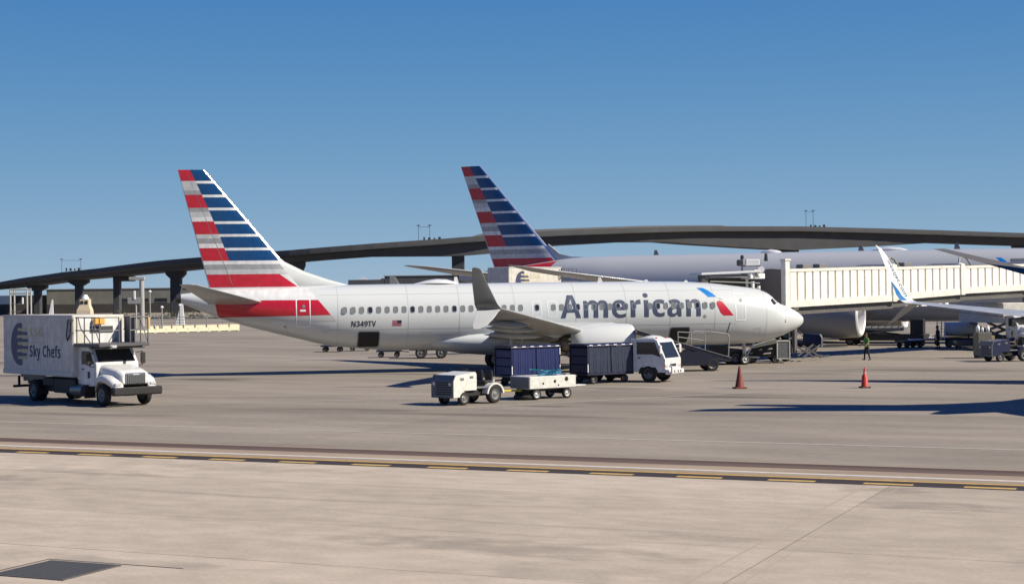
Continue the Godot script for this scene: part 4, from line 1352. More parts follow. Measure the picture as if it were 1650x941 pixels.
func belt_loader() -> void:
	var root := thing("belt_loader", "dark blue belt loader reaching up to the open forward hold", "loader", Vector3(10.8, 0, -95.6), PI + deg_to_rad(8))
	var navy := mat("loader navy", 0.02, 0.022, 0.04, 0.4, 0.1, 0.5)
	var black := mat("chassis black", 0.02, 0.02, 0.021)
	var rail := mat("worn rail", 0.33, 0.325, 0.3, 0.45, 0.3)
	var st := new_st()
	prism(st, [Vector2(-1.2, 0.35), Vector2(-1.3, 0.7), Vector2(-0.2, 1.15), Vector2(1.9, 1.2), Vector2(2.1, 1.1), Vector2(2.1, 0.35)], -0.85, 0.85)
	put("body", st, navy, root)
	for z in [-0.75, 0.75]:
		wheel(root, Vector3(-0.85, 0.38, z), 0.38, 0.22, mat("wheel rim grey", 0.3, 0.3, 0.3))
		wheel(root, Vector3(1.35, 0.38, z), 0.38, 0.22, mat("wheel rim grey", 0.3, 0.3, 0.3))
	var a := Vector3(-2.1, 0.62, 0)
	var b := Vector3(3.6, 2.35, 0)
	var bm := new_st()
	bar(bm, a, b, 0.9, 0.22)
	var boom := put("conveyor_frame", bm, navy, root)
	var bt := new_st()
	bar(bt, a + Vector3(0.02, 0.13, 0), b + Vector3(-0.02, 0.13, 0), 0.7, 0.03)
	put("belt", bt, mat("tyre rubber", 0.022, 0.021, 0.021), boom)
	for s in [1.0, -1.0]:
		var ln := new_st()
		bar(ln, a + Vector3(0, 0.12, 0.46 * s), b + Vector3(0, 0.12, 0.46 * s), 0.04, 0.05)
		put("side_rail", ln, mat("rail steel", 0.16, 0.165, 0.17), boom)
	for k in 2:
		var lf := new_st()
		bar(lf, Vector3(0.4 + k * 0.9, 0.9, 0.5 - k), Vector3(1.6 + k * 0.3, 1.7, 0.5 - k), 0.08, 0.1)
		put("lift_arm", lf, black, root)
	var hp := new_st()
	tube(hp, [Vector3(-1.75, 0.85, -0.48), Vector3(-1.9, 0.85, -0.5), Vector3(-1.95, 2.0, -0.5), Vector3(-1.85, 2.16, -0.5), Vector3(-0.9, 2.3, -0.5), Vector3(0.2, 2.35, -0.5)], 0.035, 8)
	put("hand_hoop", hp, rail, root)
	for q in [[-0.75, 1.3, 2.2], [0.1, 1.55, 2.3], [0.9, 1.75, 2.3]]:
		var p := new_st()
		cyl(p, Vector3(q[0], q[1] - 0.3, 0.5), Vector3(q[0], q[2], 0.5), 0.03)
		put("rail_post", p, rail, root)
	var hr := new_st()
	tube(hr, [Vector3(-0.75, 2.2, 0.5), Vector3(0.9, 2.3, 0.5)], 0.03, 8)
	tube(hr, [Vector3(-0.75, 1.75, 0.5), Vector3(0.9, 2.0, 0.5)], 0.03, 8)
	put("hand_rail", hr, rail, root)
	var se := new_st()
	box(se, Vector3(1.7, 1.15, -0.6), Vector3(0.4, 0.4, 0.4), 0.05)
	tube(se, [Vector3(1.2, 0.95, -0.6), Vector3(1.25, 1.35, -0.6), Vector3(1.5, 1.45, -0.6)], 0.04, 8)
	put("seat", se, black, root)
	var fe := new_st()
	cyl(fe, Vector3(2.0, 0.95, -0.8), Vector3(2.0, 1.75, -0.8), 0.1)
	cyl(fe, Vector3(2.0, 1.75, -0.8), Vector3(2.0, 1.85, -0.8), 0.1, 0.03)
	put("pale_bottle", fe, mat("pale olive", 0.4, 0.42, 0.32, 0.4), root)


func ground_unit() -> void:
	var root := thing("ground_power_cart", "grey ventilation cart with white sloping hood under the airliner's nose", "power unit", Vector3(16.55, 0, -104.7), deg_to_rad(-4))
	var white := mat("unit cream", 0.6, 0.62, 0.5, 0.4)
	var dark := mat("tug grey", 0.14, 0.145, 0.15)
	var black := mat("chassis black", 0.02, 0.02, 0.021)
	var st := new_st()
	box(st, Vector3(0.95, 0.85, 0), Vector3(0.85, 1.2, 1.3), 0.03)
	var cab := put("cabinet", st, mat("cabinet grey", 0.3, 0.31, 0.3, 0.5, 0.0, 0.5), root)
	var fr := new_st()
	for q in [[0.95, 1.42, 0.85, 0.06], [0.95, 0.28, 0.85, 0.06]]:
		box(fr, Vector3(q[0], q[1], 0.66), Vector3(q[2], q[3], 0.04), 0.01)
	for x in [0.55, 1.35]:
		box(fr, Vector3(x, 0.85, 0.66), Vector3(0.06, 1.08, 0.04), 0.01)
	put("frame", fr, mat("pale rail", 0.6, 0.59, 0.55), cab)
	for k in 9:
		var l := new_st()
		box(l, Vector3(0.95, 0.4 + k * 0.115, 0.655), Vector3(0.7, 0.03, 0.02), 0.006)
		put("louvre", l, mat("cabinet grey dark", 0.2, 0.2, 0.2, 0.5), cab)
	var hd := new_st()
	prism(hd, [Vector2(0.5, 1.28), Vector2(0.5, 1.55), Vector2(0.42, 1.56), Vector2(-1.0, 1.1), Vector2(-1.0, 0.98)], -0.62, 0.62)
	put("hood", hd, white, root)
	var bd := new_st()
	prism(bd, [Vector2(0.5, 0.4), Vector2(0.5, 1.27), Vector2(-1.0, 0.97), Vector2(-1.35, 0.7), Vector2(-1.35, 0.4)], -0.6, 0.6)
	put("engine_bay", bd, black, root)
	for q in [[-0.5, 0.85, 0.2], [0.1, 0.9, 0.3], [-0.1, 0.6, 0.5], [-1.1, 0.62, 0.16]]:
		var p := new_st()
		bar(p, Vector3(q[0] - q[2] / 2, q[1], 0.62), Vector3(q[0] + q[2] / 2, q[1] + 0.05, 0.62), 0.05, 0.06)
		put("pipe", p, mat("pale rail", 0.6, 0.59, 0.55), root)
	for x in [-1.0, 0.45]:
		for z in [-0.6, 0.6]:
			wheel(root, Vector3(x, 0.24, z), 0.24, 0.14, dark)
	var tb := new_st()
	bar(tb, Vector3(-1.3, 0.35, 0), Vector3(-2.3, 0.25, 0), 0.07, 0.06)
	put("drawbar", tb, black, root)


func flat_dolly(label: String, at: Vector3, turn: float, loaded: bool) -> Node3D:
	var root := thing("baggage_dolly", label, "dolly", at, turn, "flat dollies beyond the airliner")
	var dk := mat("dolly blue black", 0.02, 0.023, 0.045, 0.5)
	var st := new_st()
	box(st, Vector3(0, 0.5, 0), Vector3(1.9, 0.14, 1.4), 0.02)
	put("deck", st, dk, root)
	for x in [-0.6, 0.6]:
		for z in [-0.55, 0.55]:
			wheel(root, Vector3(x, 0.22, z), 0.22, 0.14, mat("wheel rim grey", 0.3, 0.3, 0.3))
	var db := new_st()
	bar(db, Vector3(0.9, 0.45, 0), Vector3(1.5, 0.4, 0), 0.07, 0.07)
	put("drawbar", db, dk, root)
	if loaded:
		var p := new_st()
		box(p, Vector3(0.35, 0.64, 0.2), Vector3(0.9, 0.1, 0.8), 0.02)
		put("deck_plate", p, mat("cart trim", 0.75, 0.75, 0.75), root)
	return root


func cargo_trailer() -> void:
	var root := thing("cargo_trailer", "dark trailer on two pairs of large black wheels beyond the airliner's belly", "trailer", Vector3(-6.0, 0, -119.0), 0.02)
	var black := mat("chassis black", 0.02, 0.02, 0.021)
	var st := new_st()
	box(st, Vector3(0, 0.78, 0), Vector3(3.2, 0.36, 1.7), 0.03)
	put("deck", st, black, root)
	var bd := new_st()
	box(bd, Vector3(-0.2, 1.2, 0), Vector3(2.6, 0.48, 1.5), 0.05)
	put("body", bd, mat("tug grey", 0.14, 0.145, 0.15), root)
	for x in [-0.75, 0.75]:
		for z in [-0.7, 0.7]:
			wheel(root, Vector3(x, 0.42, z), 0.42, 0.36, mat("tug grey", 0.14, 0.145, 0.15))
	var db := new_st()
	bar(db, Vector3(1.5, 0.5, 0), Vector3(2.3, 0.35, 0), 0.08, 0.08)
	put("drawbar", db, mat("pale rail", 0.6, 0.59, 0.55), root)


func cone(label: String, at: Vector3, bright: bool) -> void:
	var root := thing("traffic_cone", label, "cone", at, 0.2, "cones on the apron")
	var m := mat("cone orange bright", 0.5, 0.04, 0.022, 0.55) if bright else mat("cone orange faded", 0.2, 0.036, 0.02, 0.7, 0.0, 0.9)
	var st := new_st()
	box(st, Vector3(0, 0.035, 0), Vector3(0.46, 0.07, 0.46) if bright else Vector3(0.58, 0.07, 0.58), 0.02)
	put("base", st, mat("cone base black", 0.05, 0.03, 0.025, 0.7) if bright else m, root)
	var c := new_st()
	if bright:
		lathe(c, Vector3(0, 0.07, 0), Vector3.UP, [[0, 0.18], [0.02, 0.17], [0.5, 0.135], [0.55, 0.1], [0.57, 0.075], [0.86, 0.045], [0.9, 0.03], [0.9, 0.0]], 20)
	else:
		lathe(c, Vector3(0, 0.07, 0), Vector3.UP, [[0, 0.25], [0.03, 0.22], [1.0, 0.045], [1.03, 0.03], [1.03, 0.0]], 20)
	put("body", c, m, root)
	if bright:
		var b := new_st()
		lathe(b, Vector3(0, 0.68, 0), Vector3.UP, [[0, 0.075], [0.08, 0.067]], 20)
		put("band", b, mat("cone band", 0.6, 0.35, 0.28, 0.5), root)


func tank_truck() -> void:
	var root := thing("fuel_truck", "silver tank truck with ladder and yellow rail, beyond the grey wing", "truck", Vector3(35.5, 0, -127.5), deg_to_rad(-14))
	root.scale = Vector3.ONE * 0.62
	var silver := mat("tank silver", 0.56, 0.54, 0.53, 0.5, 0.0)
	var black := mat("chassis black", 0.02, 0.02, 0.021)
	var st := new_st()
	lathe(st, Vector3(-2.0, 2.3, 0), Vector3(1, 0, 0), [[-0.12, 0.0], [-0.08, 0.6], [0.0, 0.85], [0.08, 0.9], [3.9, 0.9], [3.98, 0.85], [4.05, 0.6], [4.1, 0.0]], 28)
	put("tank", st, silver, root)
	var ch := new_st()
	box(ch, Vector3(0.2, 1.05, 0), Vector3(6.4, 0.3, 1.6), 0.03)
	box(ch, Vector3(2.9, 1.6, 0), Vector3(1.4, 1.6, 2.1), 0.08)
	put("chassis", ch, black, root)
	var rl := new_st()
	bar(rl, Vector3(-3.4, 1.25, 0.95), Vector3(2.2, 1.4, 0.95), 0.1, 0.16)
	put("hose_rail", rl, mat("safety amber", 0.65, 0.34, 0.06, 0.5), root)
	for z in [0.95]:
		for x in [-3.1, -2.55, -2.15]:
			var ld := new_st()
			bar(ld, Vector3(x, 1.0, z), Vector3(x + 0.1, 3.3, z), 0.15, 0.15)
			put("ladder_post", ld, mat("cart trim", 0.75, 0.75, 0.75), root)
		for k in 6:
			var rg := new_st()
			bar(rg, Vector3(-3.08 + k * 0.01, 1.2 + k * 0.38, z), Vector3(-2.12 + k * 0.01, 1.2 + k * 0.38, z), 0.05, 0.05)
			put("rung", rg, mat("cart trim", 0.75, 0.75, 0.75), root)
	for x in [-1.6, -0.5, 2.9]:
		for z in [-0.85, 0.85]:
			wheel(root, Vector3(x, 0.48, z), 0.48, 0.28, mat("wheel rim grey", 0.3, 0.3, 0.3))


func stand_bin() -> void:
	var root := thing("slate_container", "slate grey bin on short legs below the silver tank truck", "container", Vector3(34.7, 0, -121.6), 0.0)
	var st := new_st()
	prism(st, [Vector2(-1.7, 0.74), Vector2(1.1, 0.74), Vector2(1.1, 0.3), Vector2(-1.3, 0.3)], -0.7, 0.7)
	put("tub", st, mat("slate bin", 0.035, 0.042, 0.05, 0.7), root)
	for x in [-1.1, 0.2, 0.95]:
		var l := new_st()
		box(l, Vector3(x, 0.15, 0.5), Vector3(0.12, 0.3, 0.12), 0.01)
		box(l, Vector3(x, 0.15, -0.5), Vector3(0.12, 0.3, 0.12), 0.01)
		put("leg", l, mat("chassis black", 0.02, 0.02, 0.021), root)


func tall_locker() -> void:
	var root := thing("equipment_locker", "tall olive grey locker with white drums on top, left of the seated driver", "cabinet", Vector3(31.35, 0, -107.6), 0.1)
	var st := new_st()
	box(st, Vector3(0, 0.95, 0), Vector3(0.95, 1.55, 0.9), 0.03)
	put("body", st, mat("olive grey", 0.15, 0.14, 0.115, 0.6, 0.0, 0.5), root)
	var b := new_st()
	box(b, Vector3(0.62, 0.75, 0.1), Vector3(0.25, 1.5, 0.3), 0.02)
	put("side_post", b, mat("olive yellow", 0.27, 0.23, 0.1, 0.6), root)
	var k := new_st()
	box(k, Vector3(0, 0.1, 0), Vector3(0.9, 0.2, 0.8), 0.02)
	put("plinth", k, mat("chassis black", 0.02, 0.02, 0.021), root)
	for q in [[-0.3, "larger white plastic drum on the olive locker", 0.48, 0.13], [0.0, "smallest white drum in the middle on the olive locker", 0.34, 0.09], [0.36, "white drum on the right end of the olive locker", 0.42, 0.12]]:
		var d := new_st()
		lathe(d, Vector3.ZERO, Vector3.UP, [[0, 0], [0, q[3]], [q[2] * 0.75, q[3]], [q[2] * 0.9, q[3] * 0.5], [q[2], q[3] * 0.4], [q[2], 0]], 16)
		var o := put("white_drum", d, mat("drum white", 0.78, 0.78, 0.76, 0.4), self)
		o.position = Vector3(31.35 + q[0], 1.73, -107.6)
		tag(o, q[1], "drum", "drums on the locker")


func pushback() -> void:
	var root := thing("pushback_tractor", "low black pushback tractor hidden at the near airliner's nose wheel", "tractor", Vector3(13.0, 0, -103.6), deg_to_rad(6.0))
	var black := mat("pushback black", 0.018, 0.018, 0.02, 0.5)
	var st := new_st()
	prism(st, [Vector2(-1.9, 0.35), Vector2(-1.9, 0.95), Vector2(-0.5, 1.1), Vector2(-0.4, 1.25), Vector2(0.5, 1.25), Vector2(0.7, 1.05), Vector2(1.7, 0.95), Vector2(1.8, 0.35)], -0.95, 0.95)
	put("body", st, black, root)
	for x in [-1.2, 1.1]:
		for z in [-0.85, 0.85]:
			wheel(root, Vector3(x, 0.42, z), 0.42, 0.3, mat("tug grey", 0.14, 0.145, 0.15))
	for x in [-0.5, 0.55]:
		for z in [-0.8, 0.8]:
			var p := new_st()
			cyl(p, Vector3(x, 1.1, z), Vector3(x, 1.5, z), 0.03)
			put("post", p, black, root)
	var y := new_st()
	box(y, Vector3(-2.0, 0.42, 0.6), Vector3(0.2, 0.18, 0.5), 0.03)
	put("yellow_step", y, mat("safety yellow", 0.62, 0.48, 0.05), root)
	var tb := new_st()
	bar(tb, Vector3(1.7, 0.45, 0), Vector3(2.9, 0.4, 0), 0.1, 0.1)
	put("tow_bar", tb, mat("pale rail", 0.6, 0.59, 0.55), root)


func pallet_loader() -> void:
	var root := thing("cargo_loader", "dark cargo loader with folded lift platform below the large airliner's belly", "loader", Vector3(31.0, 0, -134.5), deg_to_rad(-24.0))
	var black := mat("chassis black", 0.02, 0.02, 0.021)
	var grey := mat("tug grey", 0.14, 0.145, 0.15)
	var st := new_st()
	box(st, Vector3(0, 0.65, 0), Vector3(7.0, 0.5, 2.6), 0.04)
	put("chassis", st, black, root)
	var pf := new_st()
	box(pf, Vector3(-0.8, 1.35, 0), Vector3(5.0, 0.22, 2.7), 0.02)
	put("platform", pf, grey, root)
	for z in [-1.1, 1.1]:
		for q in [[-2.9, 1.1], [1.1, -2.9]]:
			var lg := new_st()
			bar(lg, Vector3(q[0], 0.85, z), Vector3(q[1], 1.25, z), 0.1, 0.14)
			put("lift_leg", lg, grey, root)
	var cb := new_st()
	box(cb, Vector3(2.9, 1.5, 0.8), Vector3(1.1, 1.3, 0.9), 0.05)
	put("operator_cab", cb, black, root)
	for x in [-2.6, 2.4]:
		for z in [-1.15, 1.15]:
			wheel(root, Vector3(x, 0.4, z), 0.4, 0.3, grey)
	for k in 9:
		var r := new_st()
		cyl(r, Vector3(-3.0 + k * 0.55, 1.5, -1.2), Vector3(-3.0 + k * 0.55, 1.5, 1.2), 0.06, -1.0, 8)
		put("roller", r, mat("rail steel", 0.16, 0.165, 0.17), root)


# ------------------------------------------------------------------ boarding bridge
func jet_bridge() -> void:
	var root := thing("boarding_bridge", "long cream ribbed boarding bridge reaching the near airliner's nose", "boarding bridge", Vector3(16.6, 0, -106.0), deg_to_rad(39.7))
	var cream := mat("bridge cream", 0.84, 0.795, 0.71, 0.5, 0.0, 0.0)
	var trim := mat("bridge cream trim", 0.84, 0.8, 0.73, 0.5, 0.0, 0.3)
	var groove := mat("bridge groove shade", 0.22, 0.185, 0.15, 0.6)  # dark tone puts the shade between the ribs into the tunnel wall
	var under := mat("bridge underside", 0.13, 0.125, 0.12, 0.6, 0.2, 0.4)
	# local x, bottom, top, half width
	var secs := [[0.6, 12.0, 3.57, 6.02, 3.84, 6.22, 1.4, 14], [12.0, 20.2, 3.9, 6.16, 4.22, 6.3, 1.28, 9], [20.2, 28.9, 4.27, 6.24, 4.46, 6.42, 1.16, 9]]
	for s in secs:
		var x0: float = s[0]
		var x1: float = s[1]
		var w: float = s[6]
		var n: int = s[7]
		var bot := func(x: float) -> float: return lerpf(s[2], s[4], (x - x0) / (x1 - x0))
		var top := func(x: float) -> float: return lerpf(s[3], s[5], (x - x0) / (x1 - x0))
		var rings := []
		for x in [x0, x1]:
			var b: float = bot.call(x)
			var t: float = top.call(x)
			rings.append([Vector3(x, b, -w), Vector3(x, b, w), Vector3(x, t, w), Vector3(x, t + 0.1, 0), Vector3(x, t, -w)])
		var st := new_st()
		loft(st, rings, FLAT, true)
		var tun := put("tunnel", st, groove, root)
		for side in [1.0, -1.0]:
			var pitch := (x1 - x0 - 0.5) / n
			for i in n:
				var a: float = x0 + 0.2 + i * pitch
				var b2: float = a + pitch * 0.9
				var ps := new_st()
				var z0: float = w * side
				var z1: float = (w + 0.09) * side
				var o := pitch * 0.07
				var p := func(x: float, hi: bool, z: float) -> Vector3:
					return Vector3(x, (top.call(x) - 0.16) if hi else (bot.call(x) + 0.42), z)
				var out := Vector3(0, 0, side)
				facet(ps, [p.call(a + o, false, z1), p.call(b2 - o, false, z1), p.call(b2 - o, true, z1), p.call(a + o, true, z1)], out)
				facet(ps, [p.call(a, false, z0), p.call(a + o, false, z1), p.call(a + o, true, z1), p.call(a, true, z0)], out + Vector3(-1, 0, 0))
				facet(ps, [p.call(b2, false, z0), p.call(b2 - o, false, z1), p.call(b2 - o, true, z1), p.call(b2, true, z0)], out + Vector3(1, 0, 0))
				facet(ps, [p.call(a, true, z0), p.call(a + o, true, z1), p.call(b2 - o, true, z1), p.call(b2, true, z0)], Vector3(0, 1, 0))
				facet(ps, [p.call(a, false, z0), p.call(a + o, false, z1), p.call(b2 - o, false, z1), p.call(b2, false, z0)], Vector3(0, -1, 0))
				put("rib", ps, cream, tun)
			var bm := new_st()
			var z: float = (w + 0.06) * side
			bar(bm, Vector3(x0, bot.call(x0) + 0.2, z), Vector3(x1, bot.call(x1) + 0.2, z), 0.14, 0.44)
			bar(bm, Vector3(x0, top.call(x0) - 0.05, z), Vector3(x1, top.call(x1) - 0.05, z), 0.14, 0.2)
			put("edge_beam", bm, trim, tun)
		var ef := new_st()
		for side in [1.0, -1.0]:
			box(ef, Vector3(x1 - 0.2, (bot.call(x1) + top.call(x1)) / 2.0 + 0.05, (w + 0.1) * side), Vector3(0.5, top.call(x1) - bot.call(x1) + 0.2, 0.2), 0.02)
		box(ef, Vector3(x1 - 0.2, top.call(x1) + 0.12, 0), Vector3(0.5, 0.16, w * 2), 0.02)
		put("end_frame", ef, trim, tun)
		var ug := new_st()
		for side in [0.8, -0.8]:
			bar(ug, Vector3(x0, bot.call(x0) - 0.28, w * side), Vector3(x1, bot.call(x1) - 0.28, w * side), 0.2, 0.5)
		for k in 8:
			var x: float = lerpf(x0 + 0.4, x1 - 0.4, k / 7.0)
			box(ug, Vector3(x, bot.call(x) - 0.2, 0), Vector3(0.15, 0.3, w * 1.6), 0.01)
		put("under_frame", ug, under, tun)
	# cable hoops on the roof
	for q in [[13.0, 6.3, 0.6, 0.75], [21.7, 6.38, 0.65, 0.8]]:
		var h := new_st()
		tube(h, [Vector3(q[0] - q[3], q[1] - 0.1, 0.5), Vector3(q[0] - 0.45, q[1] + q[2] - 0.15, 0.3), Vector3(q[0], q[1] + q[2], 0.3), Vector3(q[0] + 0.45, q[1] + q[2] - 0.15, 0.3), Vector3(q[0] + q[3], q[1] - 0.1, 0.5)], 0.07, 8)
		put("cable_hoop", h, mat("hoop grey", 0.2, 0.2, 0.19, 0.5, 0.3), root)
	for q in [[3.5, 6.2], [5.2, 6.22], [14.5, 6.34]]:
		var v := new_st()
		box(v, Vector3(q[0], q[1] + 0.05, 0.4), Vector3(0.9, 0.3, 0.6), 0.04)
		put("roof_unit", v, mat("hoop grey", 0.2, 0.2, 0.19), root)
	for k in 6:
		var ct := new_st()
		box(ct, Vector3(13.6 + k * 0.9, 3.45 + k * 0.02, 1.3), Vector3(0.4 if k % 2 else 0.65, 0.14, 0.2), 0.02)
		put("cable_box", ct, mat("cart trim", 0.75, 0.75, 0.75), root)
	# rotunda and its column at the far end
	var ro := new_st()
	cyl(ro, Vector3(31.0, 4.3, 0), Vector3(31.0, 6.9, 0), 1.5, 1.5, 28)
	put("rotunda", ro, mat("rotunda grey", 0.4, 0.4, 0.39, 0.5), root)
	var rc := new_st()
	cyl(rc, Vector3(31.0, 0, 0), Vector3(31.0, 4.4, 0), 0.6, 0.6, 20)
	put("column", rc, mat("column brown", 0.18, 0.14, 0.12, 0.6), root)
	# drive column with wheels
	var dc := new_st()
	for z in [1.3, -1.3]:
		box(dc, Vector3(1.4, 2.2, z), Vector3(0.26, 3.2, 0.26), 0.02)
	box(dc, Vector3(1.4, 0.75, 0), Vector3(0.5, 0.35, 2.6), 0.02)
	box(dc, Vector3(1.4, 3.5, 0), Vector3(0.5, 0.3, 3.0), 0.02)
	put("drive_column", dc, under, root)
	for z in [0.55, -0.55]:
		wheel(root, Vector3(1.4, 0.5, z), 0.5, 0.35, mat("tug grey", 0.14, 0.145, 0.15))
	for z in [1.2, 1.8]:
		for q in [[1.6, 0.25, 3.4, 1.05], [1.6, 1.05, 3.4, 0.25], [3.3, 0.25, 4.3, 0.3]]:
			var sr := new_st()
			bar(sr, Vector3(q[0], q[1], z), Vector3(q[2], q[3], z), 0.07, 0.12)
			put("scissor_bar", sr, mat("scissor dark", 0.05, 0.05, 0.055, 0.6), root)
	# cab with its pleated canopy against the door, laid out along the aircraft
	var inv := root.transform.affine_inverse()
	var hd := deg_to_rad(8.0)
	var cb := inv * Transform3D(Basis(Vector3.UP, hd), Vector3(13.9, 0, -104.9))
	var rfst := new_st()
	box(rfst, Vector3(0.15, 5.86, 0), Vector3(3.9, 0.14, 3.0), 0.02, cb * Transform3D(Basis(Vector3(0, 0, 1), deg_to_rad(2.0)), Vector3(0, 0, 0)))
	put("cab_roof", rfst, mat("cab roof white", 0.72, 0.72, 0.7, 0.5), root)
	for k in 7:
		var pl := new_st()
		var z := 0.2 + k * 0.16
		var g := 0.06 * (k % 2)
		prism(pl, [Vector2(-1.75 + g, 3.7), Vector2(-1.75 + g, 5.7 - g), Vector2(1.85, 5.78 - g), Vector2(1.85, 5.6 - g), Vector2(-1.5 + g, 5.52 - g), Vector2(-1.5 + g, 3.7)], z, z + 0.1, cb)
		put("canopy_pleat", pl, mat("canopy grey", 0.16, 0.155, 0.15, 0.8), root)
	var cw := new_st()
	box(cw, Vector3(0.1, 4.7, -0.2), Vector3(3.6, 2.1, 0.8), 0.03, cb)
	box(cw, Vector3(-1.85, 4.9, 0.9), Vector3(0.25, 1.7, 0.9), 0.03, cb)
	put("cab_wall", cw, mat("canopy dark", 0.08, 0.078, 0.075, 0.7), root)
	for k in 3:
		var st2 := new_st()
		bar(st2, cb * Vector3(-1.4, 5.62 - k * 0.3, 1.35), cb * Vector3(1.9, 5.55 - k * 0.38, 1.35), 0.05, 0.08)
		put("canopy_bar", st2, mat("canopy bar", 0.3, 0.29, 0.27, 0.6), root)
	var cp := new_st()
	box(cp, Vector3(0.35, 5.0, 1.5), Vector3(0.46, 3.2, 0.4), 0.03)
	box(cp, Vector3(0.35, 6.66, 1.5), Vector3(0.58, 0.12, 0.5), 0.02)
	put("corner_post", cp, trim, root)
	for q in [[15.2, 5.55, -104.3, 0.1, 1.3], [15.55, 5.3, -104.2, 0.12, 1.6], [15.95, 5.0, -104.2, 0.1, 1.8]]:
		var po := new_st()
		cyl(po, inv * Vector3(q[0], q[1] - q[4], q[2]), inv * Vector3(q[0], q[1], q[2]), q[3])
		put("cab_post", po, mat("cab roof white", 0.72, 0.72, 0.7), root)
	var br := new_st()
	box(br, inv * Vector3(15.6, 5.62, -104.4), Vector3(1.4, 0.36, 0.9), 0.04, Transform3D.IDENTITY)
	put("cab_arm", br, mat("cab roof white", 0.72, 0.72, 0.7), root)
	# floodlights above the cab
	var fl := new_st()
	cyl(fl, inv * Vector3(15.0, 5.9, -105.0), inv * Vector3(15.0, 6.95, -105.0), 0.06)
	cyl(fl, inv * Vector3(15.0, 6.3, -105.0), inv * Vector3(16.2, 6.3, -105.0), 0.05)
	var mast := put("lamp_mast", fl, mat("hoop grey", 0.2, 0.2, 0.19), root)
	var fb := new_st()
	box(fb, Vector3(15.65, 6.52, -104.9), Vector3(0.9, 0.42, 0.4), 0.04, inv)
	put("white_unit", fb, mat("cab roof white", 0.72, 0.72, 0.7), mast)
	var fd := new_st()
	box(fd, Vector3(14.85, 6.5, -104.9), Vector3(0.4, 0.42, 0.4), 0.06, inv)
	cyl(fd, inv * Vector3(15.0, 6.75, -104.9), inv * Vector3(15.0, 7.0, -104.9), 0.13, 0.1)
	cyl(fd, inv * Vector3(16.55, 6.6, -104.9), inv * Vector3(16.55, 7.1, -104.9), 0.14, 0.09)
	put("floodlight", fd, mat("lamp housing", 0.04, 0.04, 0.045, 0.4), mast)
	var dish := new_st()
	cyl(dish, inv * Vector3(16.15, 6.05, -104.5), inv * Vector3(16.15, 6.05, -104.35), 0.22)
	put("camera_dome", dish, mat("cab roof white", 0.72, 0.72, 0.7), mast)


# ------------------------------------------------------------------ elevated guideway
const TRACK := [[-183.8, -540.0, 8.4, 6.8], [-160.2, -505.0, 9.2, 7.7], [-138.2, -470.0, 10.6, 8.4], [-116.7, -435.0, 11.6, 9.5], [-99.1, -405.0, 12.0, 9.9], [-77.0, -370.0, 12.9, 10.5], [-60.1, -352.0, 13.4, 11.3], [-45.9, -345.0, 14.2, 11.7], [-29.7, -345.0, 15.4, 12.7], [-11.6, -350.0, 16.7, 12.7], [-3.2, -354.0, 17.4, 13.4], [7.8, -360.0, 18.2, 14.8], [25.1, -370.0, 19.0, 15.9], [34.3, -377.0, 19.4, 16.0], [48.7, -388.0, 19.8, 15.2], [69.0, -400.0, 20.0, 14.2], [91.3, -412.0, 19.7, 15.2], [109.2, -420.0, 19.3, 16.2], [135.0, -430.0, 18.6, 15.4], [165.2, -440.0, 17.6, 14.3], [230.0, -455.0, 15.0, 12.0], [300.0, -470.0, 12.0, 9.6]]


func track_at(u: float) -> Array:
	# u counts knots
	var i := clampi(int(u), 0, TRACK.size() - 2)
	var t := u - i
	var out := []
	for k in 4:
		var a: float = TRACK[max(i - 1, 0)][k]
		var b: float = TRACK[i][k]
		var c: float = TRACK[i + 1][k]
		var d: float = TRACK[min(i + 2, TRACK.size() - 1)][k]
		out.append(0.5 * (2.0 * b + (c - a) * t + (2.0 * a - 5.0 * b + 4.0 * c - d) * t * t + (3.0 * b - a - 3.0 * c + d) * t * t * t) if k < 2 else lerpf(b, c, t))
	return out


